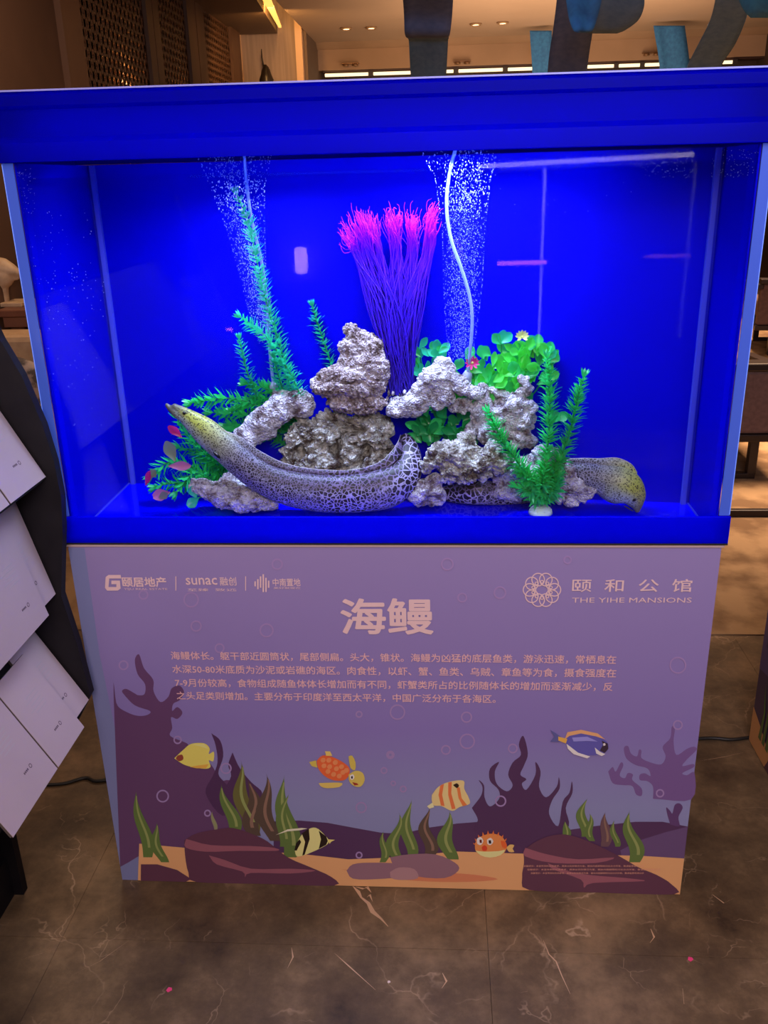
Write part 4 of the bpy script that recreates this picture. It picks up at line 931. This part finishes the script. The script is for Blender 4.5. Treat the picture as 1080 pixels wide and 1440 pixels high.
obj('plant_foot', tmesh(*parts), mat('white_gravel_foot', (.62, .85, .78), .7), fg)

# anemone-like plume
def plume_mat():
    m = mat('magenta_plume', (.5, 0, .5), .5); nt = m.node_tree; b = nt.nodes['Principled BSDF']
    a = N(nt, 'ShaderNodeAttribute', attribute_name='t')
    r = ramp(nt, [(0, (.015, .0, .36)), (.30, (.04, .0, .66)), (.52, (.12, .0, 1)), (.70, (.55, .0, .90)), (1, (.85, .0, .58))], a.outputs['Fac'])
    nt.links.new(r.outputs[0], b.inputs['Base Color']); b.inputs['Transmission Weight'].default_value = 0
    return m
PLM = plume_mat()
pl = thing('sea_plume', at(560, 556, .2), 'tall magenta tipped violet plume of fine strands behind the coral tower', 'plant')
for (tx, ty, wd, wt_) in [(492, 338, 12, 1), (508, 318, 18, 1), (524, 322, 14, 1), (554, 312, 15, 1), (580, 318, 14, 1), (605, 312, 12, .8)]:
    V = []; Fc = []; T = []
    for i in range(70):
        bx, by = 563+random.uniform(-15, 20), 552+random.uniform(-8, 4); Yb = random.uniform(.15, .19)
        ex, ey = tx+random.gauss(0, wd*.45), ty+random.gauss(0, 8); Ye = random.uniform(.12, .19)
        mx_, my_ = 560+(tx-556)*.30+random.uniform(-18, 18), 450+random.uniform(-20, 20)
        qx, qy = 559+(tx-556)*.85+random.uniform(-8, 8), 360
        dx, dy = random.uniform(-4, 4)+(tx-556)*.08, random.uniform(-16, -3)
        pts = [Vector(p) for p in catmull([tuple(at(bx, by, Yb)), tuple(at(mx_, my_, (Yb+Ye)/2)), tuple(at(qx, qy, (Yb+Ye)/2)), tuple(at(ex, ey, Ye)), tuple(at(ex+dx, ey+dy, Ye))], 4)]
        v, f = tube(pts, [.0016*(1-.8*j/len(pts)) for j in range(len(pts))], 3, cap=False); nn = len(V); V += v; Fc += [tuple(q+nn for q in g) for g in f]
        T += [j/(len(pts)-1) for j in range(len(pts)) for _ in range(3)]
    me = mesh(V, Fc, True); a = me.attributes.new('t', 'FLOAT', 'POINT'); a.data.foreach_set('value', np.array(T, np.float32))
    obj('plume_tuft', me, PLM, pl, stuff=True)
parts = []
for i in range(60):
    px, py = 575+random.uniform(-32, 22), 552+random.uniform(-6, 14); c = at(px, py, random.uniform(.15, .19)); parts.append(ell(c, (.004, .004, .006), 1))
obj('plume_base', tmesh(*parts), RW, pl)

# ================================================================== BUBBLES, HOSES
at = at_room
def hose(px, label):
    P = [Vector(q) for q in catmull([tuple(at(*p)) for p in px], 8)]
    t = thing('air_hose', P[-1], label, 'hose')
    obj('hose_tube', tmesh(tube(P, .0030, 10)), TUBE, t)
    e = P[-1]; obj('air_stone', tmesh(lathe([(.003, -.012), (.008, -.011), (.009, .006), (.004, .012)], e, 12)), mat('air_stone_grey', (.3, .35, .5), .8), t)
hose([(343, 212, .25), (347, 260, .25), (354, 310, .255), (365, 355, .255), (373, 400, .255), (376, 440, .255), (380, 500, .255), (385, 545, .253)], 'thin pale air hose inside the left bubble stream')
hose([(641, 208, .15), (632, 245, .15), (628, 290, .15), (634, 335, .15), (648, 375, .15), (660, 415, .15), (664, 450, .15), (661, 495, .16), (657, 530, .17)], 'thin pale air hose curving through the right bubble stream')
OCT = [(1, 0, 0), (-1, 0, 0), (0, 1, 0), (0, -1, 0), (0, 0, 1), (0, 0, -1)]
OF = [(0, 2, 4), (2, 1, 4), (1, 3, 4), (3, 0, 4), (2, 0, 5), (1, 2, 5), (3, 1, 5), (0, 3, 5)]
def bubbles(xf, Y0, Y1, n, label, rmin=.0003, rmax=.0007):
    V = []; Fc = []
    for i in range(n):
        s = random.random()**.85; (xa, xb, y) = xf(s)
        px = xa+(xb-xa)*min(1, max(0, random.gauss(.5, .27))); p = at(px, y+random.uniform(-3, 3), random.uniform(Y0, Y1)); p = clampY(p)
        r = random.uniform(rmin, rmax)*(1+.5*(s < .3)); el = random.uniform(1, 2.4); sl = random.uniform(-.3, .5); k = len(V)
        for o in OCT: V.append((p.x+o[0]*r+o[2]*r*el*sl*.4, p.y+o[1]*r, p.z+o[2]*r*el))
        Fc += [tuple(q+k for q in f) for f in OF]
    o = tag(obj('bubble_stream', mesh(V, Fc, True), BUB), label, 'bubbles'); o['kind'] = 'stuff'
def lerp(tab):
    def f(s):
        y = tab[0][2]+(tab[-1][2]-tab[0][2])*s
        for a, b in zip(tab, tab[1:]):
            if y <= b[2]: q = (y-a[2])/(b[2]-a[2]); return (a[0]+(b[0]-a[0])*q, a[1]+(b[1]-a[1])*q, y)
        return tab[-1]
    return f
bubbles(lerp([(276, 382, 216), (296, 372, 260), (318, 372, 320), (336, 374, 380), (348, 382, 430), (362, 386, 480)]), .17, .24, 2600, 'column of fine white bubbles rising around the left hose')
bubbles(lerp([(592, 700, 210), (612, 690, 250), (622, 682, 320), (624, 678, 400), (626, 672, 450), (632, 664, 505)]), .12, .17, 3200, 'column of fine white bubbles rising around the right hose')
def specks(tab, label):
    V = []; Fc = []
    for (x0, x1, y0, y1, n, rm) in tab:
        for i in range(n):
            p = at(random.uniform(x0, x1), random.uniform(y0, y1), .0135); r = random.uniform(.0003, rm)
            if abs(p.x) > TX-GT-.004 or p.z > 1.455: continue
            k = len(V)
            for o in OCT: V.append((p.x+o[0]*r, p.y+o[1]*r, p.z+o[2]*r*1.2))
            Fc += [tuple(q+k for q in f) for f in OF]
    o = tag(obj('glass_droplets', mesh(V, Fc, True), BUB), label, 'bubbles'); o['kind'] = 'stuff'
specks([(15, 50, 228, 300, 90, .0007), (40, 130, 290, 420, 60, .0010), (55, 150, 380, 520, 80, .0010), (70, 160, 500, 620, 40, .0009)], 'tiny air bubbles clinging inside the front glass at left')
specks([(900, 975, 205, 250, 160, .0006), (1000, 1075, 200, 250, 160, .0006), (680, 900, 215, 300, 30, .0006)], 'tiny air bubbles clinging inside the front glass, top right')

# ================================================================== BROCHURE RACK
YR = -.05
BLKB = noisy('black_board', (.006, .005, .008), (.010, .009, .012), 20, .6, spec=.25)
PAPER = noisy('pale_card', (.42, .33, .36), (.49, .39, .42), 2.5, .45)
PAPEDGE = mat('card_edge', (.10, .08, .08), .6)
rack = thing('brochure_rack', (-.85, -.4, 0), 'black tiered rack of pale brochures at the left edge', 'rack')
pan = [(-1.02, 0), (-1.02, 1.42), (-.70, 1.40)]+[(at(px, py, YR).x, at(px, py, YR).z) for px, py in [(0, 478), (30, 528), (60, 598), (76, 650), (86, 700), (88, 745), (86, 838), (108, 905), (127, 978)]]+[(-.64, .40), (-.80, .20), (-.80, 0)]
obj('end_panel', prism(pan, YR, YR+.02, 'Y'), BLKB, rack)
pan2 = [(a, b) for a, b in pan]
obj('end_panel', prism(pan2, -1.28, -1.26, 'Y'), BLKB, rack)
obj('back_board', box(-1.02, -1.0, -1.26, YR, 0, 1.42), BLKB, rack)
obj('plinth', box(-1.0, -.82, -1.26, YR, 0, .10), BLKB, rack)
def tier(p_lip, p_up, ext):
    a = at(*p_lip, YR); b = at(*p_up, YR); d = Vector((b.x-a.x, 0, b.z-a.z)).normalized(); n = Vector((-d.z, 0, d.x))*-1
    return a, d, n     # lip point, direction up the slope, outward normal
def slab(a, d, n, y0, y1, s0, s1, t0, t1, bev=0):
    c = []
    for t in (t0, t1):
        for (y, s) in ((y0, s0), (y1, s0), (y1, s1), (y0, s1)): q = a+d*s+n*t; c.append((q.x, y, q.z))
    me = hexa(c, bev); bm = bmesh.new(); bm.from_mesh(me); bmesh.ops.recalc_face_normals(bm, faces=bm.faces[:]); bm.to_mesh(me); bm.free(); return me
TI = [((68, 668), (0, 570)), ((82, 833), (50, 760)), ((128, 981), (50, 883))]
BRO = [[(-.055, -.190, 0, .27, 0), (-.195, -.40, 0, .27, 0)], [(-.055, -.145, 0, .25, 0), (-.115, -.33, -.015, .23, 1)], [(-.055, -.160, 0, .25, 0), (-.125, -.245, -.02, .16, 1), (-.249, -.42, -.02, .20, 1)]]
BL_ = [['upper pale brochure beside the tank on the top rack tier', 'pale brochure at the left frame edge on the top tier'],
       ['bluish pale brochure nearest the tank on the middle tier', 'front bluish brochure overlapping its neighbour on the middle tier'],
       ['pale brochure nearest the stand on the lowest tier', 'small pinkish brochure overlapping another on the lowest tier', 'lowest pale brochure at the left frame edge']]
INK = mat('brochure_ink', (.10, .06, .09), .6); INK2 = mat('brochure_faint_ink', (.44, .38, .41), .6)
for ti, (lp_, up_) in enumerate(TI):
    a, d, n = tier(lp_, up_, 0)
    obj('shelf', slab(a, d, n, -1.26, YR, -.004, .30, -.030, -.010), BLKB, rack)
    for bi, (y1, y0, s0, s1, lay) in enumerate(BRO[ti]):
        t0 = -.009+lay*.007
        b = thing('brochure', a+d*s0+Vector((0, (y0+y1)/2-a.y, 0)), BL_[ti][bi], 'brochure', 'brochures on the black rack')
        obj('cover', slab(a, d, n, y0, y1, s0, s1, t0+.0052, t0+.006), PAPER, b)
        obj('pages', slab(a, d, n, y0+.0008, y1-.0008, s0+.0008, s1-.0008, t0, t0+.0051), PAPEDGE, b)
        # small ring emblem with caption dots, near the lower corner
        ym = y1-.045; ss = s0+.045; V = []; Fc = []
        for j in range(12):
            q = 2*PI*j/12
            for rr in (.0040, .0026): p = a+d*(ss+rr*math.sin(q))+n*(t0+.0062); V.append((p.x, ym+rr*math.cos(q), p.z))
        for j in range(12): k2 = (j+1) % 12; Fc.append((2*j, 2*j+1, 2*k2+1, 2*k2))
        obj('printed_emblem', mesh(V, Fc), INK, b)
        for j in range(4): obj('printed_caption', slab(a, d, n, ym-.011-.004*j, ym-.0085-.004*j, ss-.0015, ss+.002, t0+.006, t0+.0063), INK, b)
        for j in range(5): obj('printed_line', slab(a, d, n, max(y0+.01, ym-.03-.012*(j % 2)), ym+.008, ss+.045+.008*j, ss+.047+.008*j, t0+.006, t0+.0062), INK2, b)

# ================================================================== RIGHT NEIGHBOUR STAND
RX, RY = .918, .556
st2 = thing('display_stand', (RX+.6, RY-.2, 0), 'printed purple stand with coral and seaweed at the right edge', 'stand')
obj('stand_body', box(RX, RX+1.2, RY-.42, RY, 0, SH-.006, .003), mat('dark_purple_print', (.085, .055, .12), .45), st2)
obj('stand_top', box(RX-.004, RX+1.204, RY-.424, RY+.004, SH-.006, SH, .001), mat('pale_edge_band'), st2)
def sideflat(name, yz, col, lay):
    tri = geometry.tessellate_polygon([[Vector((a, b, 0)) for a, b in yz]])
    obj(name, mesh([(RX-.0004*lay, a, b) for a, b in yz], [tuple(t) for t in tri]), pmat(col), st2)
sideflat('printed_upper_water', [(RY-.418, .30), (RY-.002, .22), (RY-.002, .79), (RY-.418, .79)], (.34, .29, .46), 1)
sideflat('printed_sand', [(RY-.418, .002), (RY-.002, .002), (RY-.002, .105), (RY-.06, .085), (RY-.12, .06), (RY-.418, .05)], (.86, .58, .38), 2)
sideflat('printed_rock', [(RY-.12, .002), (RY-.17, .09), (RY-.24, .11), (RY-.418, .06), (RY-.418, .002)], (.33, .2, .28), 3)
for yb, h in ((.06, .16), (.085, .20), (.11, .15)):
    sideflat('printed_seaweed', [(RY-yb, .05), (RY-yb-.012, .05+h*.5), (RY-yb+.002, .05+h), (RY-yb-.022, .05+h*.55), (RY-yb-.018, .05)], (.33, .42, .22), 4)
sideflat('printed_coral', [(RY-.03, .30), (RY-.06, .42), (RY-.04, .50), (RY-.08, .46), (RY-.10, .56), (RY-.12, .44), (RY-.2, .5), (RY-.15, .36), (RY-.418, .3), (RY-.418, .2)], (.25, .18, .33), 3)

# ================================================================== CABLE, CONFETTI, FLOOR MARKS
cb = [atz(60, 1104, .004), atz(90, 1102, .004), atz(120, 1094, .004), atz(152, 1096, .004), Vector((-.55, .47, .004)), Vector((0, .50, .004)), Vector((.5, .53, .004)), atz(960, 1040, .004), atz(1000, 1038, .004), atz(1030, 1040, .004), atz(1060, 1036, .004)]
tag(obj('power_cable', tmesh(tube([Vector(q) for q in catmull([tuple(p) for p in cb], 8)], .0045, 8)), mat('black_cable', (.008, .008, .008), .5)), 'black power cable lying on the marble floor behind the stand', 'cable')
CONF = mat('pink_paper', (.85, .06, .22), .6)
for (px, py, lab) in [(238, 1392, 'pink confetti scrap on the floor at lower left'), (971, 1349, 'pink confetti scrap on the floor at lower right'), (547, 1381, 'tiny pale scrap of paper on the floor near the bottom middle')]:
    p = atz(px, py, .0006); r = .0055 if 'pink' in lab else .003
    V = [(p.x+r*a, p.y+r*b, z) for z in (.0003, .0012) for a, b in ((-1, -.3), (-.2, -1), (1, -.1), (.7, .8), (-.5, 1))]
    tag(obj('confetti', mesh(V, [(0, 1, 2, 3, 4), (9, 8, 7, 6, 5)]+[(i, i+5, (i+1) % 5+5, (i+1) % 5) for i in range(5)]), CONF if 'pink' in lab else mat('white_scrap', (.8, .7, .65), .6)), lab, 'confetti')
VEIN = mat('pale_vein', (.62, .40, .24), .4)
def vein(pts, wd):
    V = []; n = len(pts)
    for i, (px, py) in enumerate(pts):
        w_ = wd*random.uniform(.5, 1.3)*(1 if 0 < i < n-1 else .15)
        for s in (-1, 1): p = atz(px+s*w_, py-s*w_*.4, .0004); V.append(p)
    obj('marble_vein', mesh(V, [(2*i, 2*i+1, 2*i+3, 2*i+2) for i in range(n-1)]), VEIN, fl)
vein([(496, 1246), (504, 1254), (508, 1262), (518, 1270), (524, 1282), (536, 1292), (546, 1303)], 2.4)
vein([(500, 1247), (512, 1250), (516, 1247), (522, 1255)], 2.0); vein([(516, 1262), (520, 1258), (524, 1268)], 1.6)
vein([(764, 1322), (772, 1342), (782, 1352), (790, 1372), (802, 1398)], 1.2); vein([(915, 1306), (920, 1318), (914, 1326)], 2.2)
vein([(404, 1362), (412, 1346), (410, 1332)], 1.0); vein([(622, 1368), (628, 1380), (621, 1390)], 1.4); vein([(730, 1396), (742, 1394)], 1.6)
vein([(560, 1404), (606, 1405)], .8); vein([(470, 1340), (490, 1358), (528, 1392)], .7); vein([(182, 1322), (140, 1352), (100, 1372)], .7); vein([(1060, 1383), (1078, 1382)], 1.2)
vein([(1002, 1258), (1018, 1270), (1034, 1262)], 1.0); vein([(984, 1070), (1020, 1064), (1046, 1058)], .8); vein([(28, 1350), (60, 1340), (108, 1322)], .7); vein([(960, 1390), (962, 1412)], 1.3)

# ================================================================== LOUNGE FURNITURE (right)
CHF = mat('chair_dark_frame', (.018, .010, .009), .4); CHC = noisy('mauve_brown_upholstery', (.11, .06, .055), (.15, .085, .075), 40, .8)
def lounge_chair(loc, rot, label, s=1.0):
    t = thing('lounge_chair', loc, label, 'chair', 'lounge chairs on the carpet'); R = Matrix.Translation(loc) @ Matrix.Rotation(rot, 4, 'Z') @ Matrix.Scale(s, 4)
    def pc(name, me, m): me.transform(R); return obj(name, me, m, t)
    pc('backrest', box(-.36, .36, -.36, -.27, .24, .56, .015), CHC)        # outer face towards -y (the camera)
    pc('backrest_rail', box(-.37, .37, -.375, -.26, .56, .60, .008), CHF)
    pc('seat', box(-.33, .33, -.27, .34, .26, .40, .03), CHC)
    pc('seat_frame', box(-.37, .37, -.37, .37, .20, .24, .006), CHF)
    for sx_ in (-1, 1):
        pc('armrest', hexa([(sx_*.37-.03, -.37, .52), (sx_*.37+.03, -.37, .52), (sx_*.37+.03, .34, .48), (sx_*.37-.03, .34, .48), (sx_*.37-.03, -.37, .56), (sx_*.37+.03, -.37, .56), (sx_*.37+.03, .34, .52), (sx_*.37-.03, .34, .52)], .006), CHF)
        for sy_ in (-1, 1): pc('leg', box(sx_*.23-.022, sx_*.23+.022, sy_*.33-.022, sy_*.33+.022, .02, .21, .004), CHF)
        pc('floor_runner', box(-.25, .25, sx_*.33-.022, sx_*.33+.022, 0, .03, .004), CHF)
    return t
l1 = lounge_chair((1.39, 3.04, .004), 0.0, 'mauve brown lounge chair nearest the tank at right', .95)
lounge_chair((3.02, 6.1, .004), -.15, 'brown lounge chair farther back at the right edge', 1.0)
ct = at(1056, 516, 3.1)
tag(obj('cushion', tmesh(ell((1.62, 3.10, .428), (.07, .09, .040), 3)), mat('cream_cushion', (.55, .42, .28), .8)), 'small cream cushion on the seat of the nearest lounge chair', 'cushion')
tt = thing('coffee_table', (2.1, 2.25, 0), 'low dark table with thin base bar behind the tank at right', 'table')
obj('base_bar', box(1.2, 2.6, 2.19, 2.22, .004, .035, .004), CHF, tt)
obj('base_bar', box(2.57, 2.6, 1.6, 2.19, .004, .035, .004), CHF, tt)
obj('leg', box(2.57, 2.6, 1.85, 1.89, .035, .40, .003), CHF, tt)
obj('table_top', box(1.95, 2.75, 1.55, 2.2, .40, .43, .006), CHF, tt)

# ================================================================== LEFT SIDE FURNITURE
TANC = noisy('tan_cloth', (.50, .32, .17), (.60, .40, .22), 25, .85)
cs = thing('console_table', (-2.0, 3.3, 0), 'wooden console table carrying the sculpture at the left', 'table')
zt = .83
obj('table_top', box(-2.19, -1.35, 3.0, 3.45, zt-.035, zt, .005), noisy('red_brown_wood', (.14, .05, .03), (.22, .09, .05), 4, .35, stretch=(1, 8, 1)), cs)
obj('table_apron', box(-2.16, -1.38, 3.02, 3.43, zt-.09, zt-.035, .003), mat('red_brown_wood'), cs)
for x in (-2.14, -1.43):
    for y in (3.05, 3.37): obj('leg', box(x, x+.05, y, y+.05, .004, zt-.09, .004), mat('red_brown_wood'), cs)
sof = thing('sofa', (-1.9, 2.6, 0), 'tan sofa with high back below the console, behind the rack', 'sofa')
obj('backrest', box(-2.18, -1.50, 2.72, 2.95, .25, .745, .03), TANC, sof)
obj('seat', box(-2.18, -1.50, 2.1, 2.72, .14, .42, .03), TANC, sof)
obj('armrest', box(-1.50, -1.44, 2.05, 2.95, .05, .50, .012), mat('chair_dark_frame'), sof)
for y in (2.1, 2.85): obj('leg', box(-1.56, -1.51, y, y+.05, .004, .14, .004), mat('chair_dark_frame'), sof)
pc = at(30, 523, 2.62)
tag(obj('throw_pillow', tmesh(ell((pc.x-.03, 2.60, .55), (.20, .05, .12), 3, Matrix.Rotation(.2, 3, 'Y'))), noisy('marbled_pillow', (.10, .08, .07), (.45, .36, .30), 14, .8, lo=.45, hi=.55)), 'grey marbled throw pillow leaning on the tan sofa', 'pillow')
cu = thing('square_column', (-2.03, 3.62, 0), 'dark square column behind the sculpture at the left', 'column')
obj('column_shaft', box(-2.10, -1.92, 3.55, 3.72, .004, 1.62, .006), DARKW, cu)
obj('column_base', box(-2.12, -1.90, 3.53, 3.74, .004, .12, .006), DARKW, cu)
# sculpture: round bodied beast with snout pointing right
STONE = noisy('tan_carved_stone', (.48, .32, .18), (.62, .44, .26), 18, .55, .4)
base = at(8, 392, 3.2)
def sp(px, py, r): p = at(px, py, 3.2); return p, r*(at(px+1, py, 3.2)-p).length
bits = [ell(sp(-6, 388, 1)[0], (.10, .07, .075), 3)]
pts = [sp(-18, 385, 20), sp(-4, 380, 20), (sp(8, 378, 14)), sp(18, 381, 9), sp(26, 384, 5), sp(30, 386, 3)]
bits.append(tube([p for p, r in pts], [r for p, r in pts], 14))
pts = [sp(14, 388, 5), sp(22, 391, 3.5), sp(28, 391, 2)]; bits.append(tube([p for p, r in pts], [r for p, r in pts], 10))
for q in (-14, 2): pts = [sp(q, 398, 9), sp(q+2, 412, 8), sp(q+3, 428, 9)]; bits.append(tube([p for p, r in pts], [r for p, r in pts], 10))
me = remesh(tmesh(*bits), .006, 3)
scu = thing('sculpture', (base.x, 3.2, zt), 'tan stone animal sculpture with pointed snout on the console', 'sculpture')
obj('sculpture_body', me, STONE, scu)
obj('sculpture_base', box(base.x-.16, base.x+.10, 3.12, 3.30, zt, zt+.022, .004), STONE, scu)

# ================================================================== FITTINGS BEHIND THE CAMERA (seen mirrored in the front glass)
def mirrored(px, py, Y):
    v = ray(px, py); t = (.004-CAM.y)/v.y; H = CAM+v*t; v2 = Vector((v.x, -v.y, v.z)); return H+v2*((Y-H.y)/v2.y)
q = mirrored(424, 366, -3.56); a_ = mirrored(416, 366, -3.56); b_ = mirrored(424, 384, -3.56)
lw = abs(q.x-a_.x); lh = abs(q.z-b_.z)
t = thing('wall_lamp', (q.x, -3.58, q.z), 'small upright lamp on the rear wall mirrored as a pink patch in the glass', 'lamp')
obj('lamp_shade', box(q.x-lw, q.x+lw, -3.57, -3.50, q.z-lh, q.z+lh, .012), mat('lamp_shade_glow', (1, .8, .8), .5, emit=(1, .55, .62), es=13), t)
obj('wall_plate', box(q.x-lw*.6, q.x+lw*.6, -3.60, -3.57, q.z-lh*.6, q.z+lh*.6, .004), DKM, t)
a_ = mirrored(672, 234, -3.5); b_ = mirrored(976, 217, -3.5)
t = thing('rear_strip_light', ((a_.x+b_.x)/2, -3.55, a_.z), 'long strip light on the rear wall mirrored as a pale line in the upper glass', 'lamp')
obj('lamp_tube', tmesh(tube([Vector((a_.x, -3.5, a_.z)), Vector((b_.x, -3.5, b_.z))], .011, 10)), mat('rear_strip_glow', (1, .9, .9), .5, emit=(.9, .75, .8), es=9), t)
a2 = mirrored(767, 236, -3.5); b2 = mirrored(760, 490, -3.5)
obj('window_edge_glow', tmesh(tube([Vector((a2.x, -3.5, a2.z)), Vector((a2.x, -3.5, b2.z))], .006, 8)), mat('rear_upright_glow', (1, .9, .9), .5, emit=(.9, .75, .8), es=4), t)  # added glowing tube standing in for a bright window edge
obj('wall_batten', hexa([(a_.x, -3.598, a_.z-.04), (b_.x, -3.598, b_.z-.04), (b_.x, -3.52, b_.z-.04), (a_.x, -3.52, a_.z-.04), (a_.x, -3.598, a_.z+.04), (b_.x, -3.598, b_.z+.04), (b_.x, -3.52, b_.z+.04), (a_.x, -3.52, a_.z+.04)]), DKM, t)
for (p0, p1, lab) in [((292, 464), (326, 464), 'short red lamp bar on the rear wall mirrored low left in the glass'), ((700, 371), (768, 369), 'red lamp bar on the rear wall mirrored at middle right in the glass')]:
    a_ = mirrored(*p0, -3.5); b_ = mirrored(*p1, -3.5)
    t = thing('rear_lamp_bar', ((a_.x+b_.x)/2, -3.55, a_.z), lab, 'lamp')
    obj('lamp_tube', tmesh(tube([Vector((a_.x, -3.5, a_.z)), Vector((b_.x, -3.5, b_.z))], .010, 8)), mat('rear_red_glow', (1, .3, .3), .5, emit=(1, .22, .30), es=13), t)
    obj('wall_batten', box(min(a_.x, b_.x), max(a_.x, b_.x), -3.6, -3.512, min(a_.z, b_.z)-.012, max(a_.z, b_.z)+.012), DKM, t)
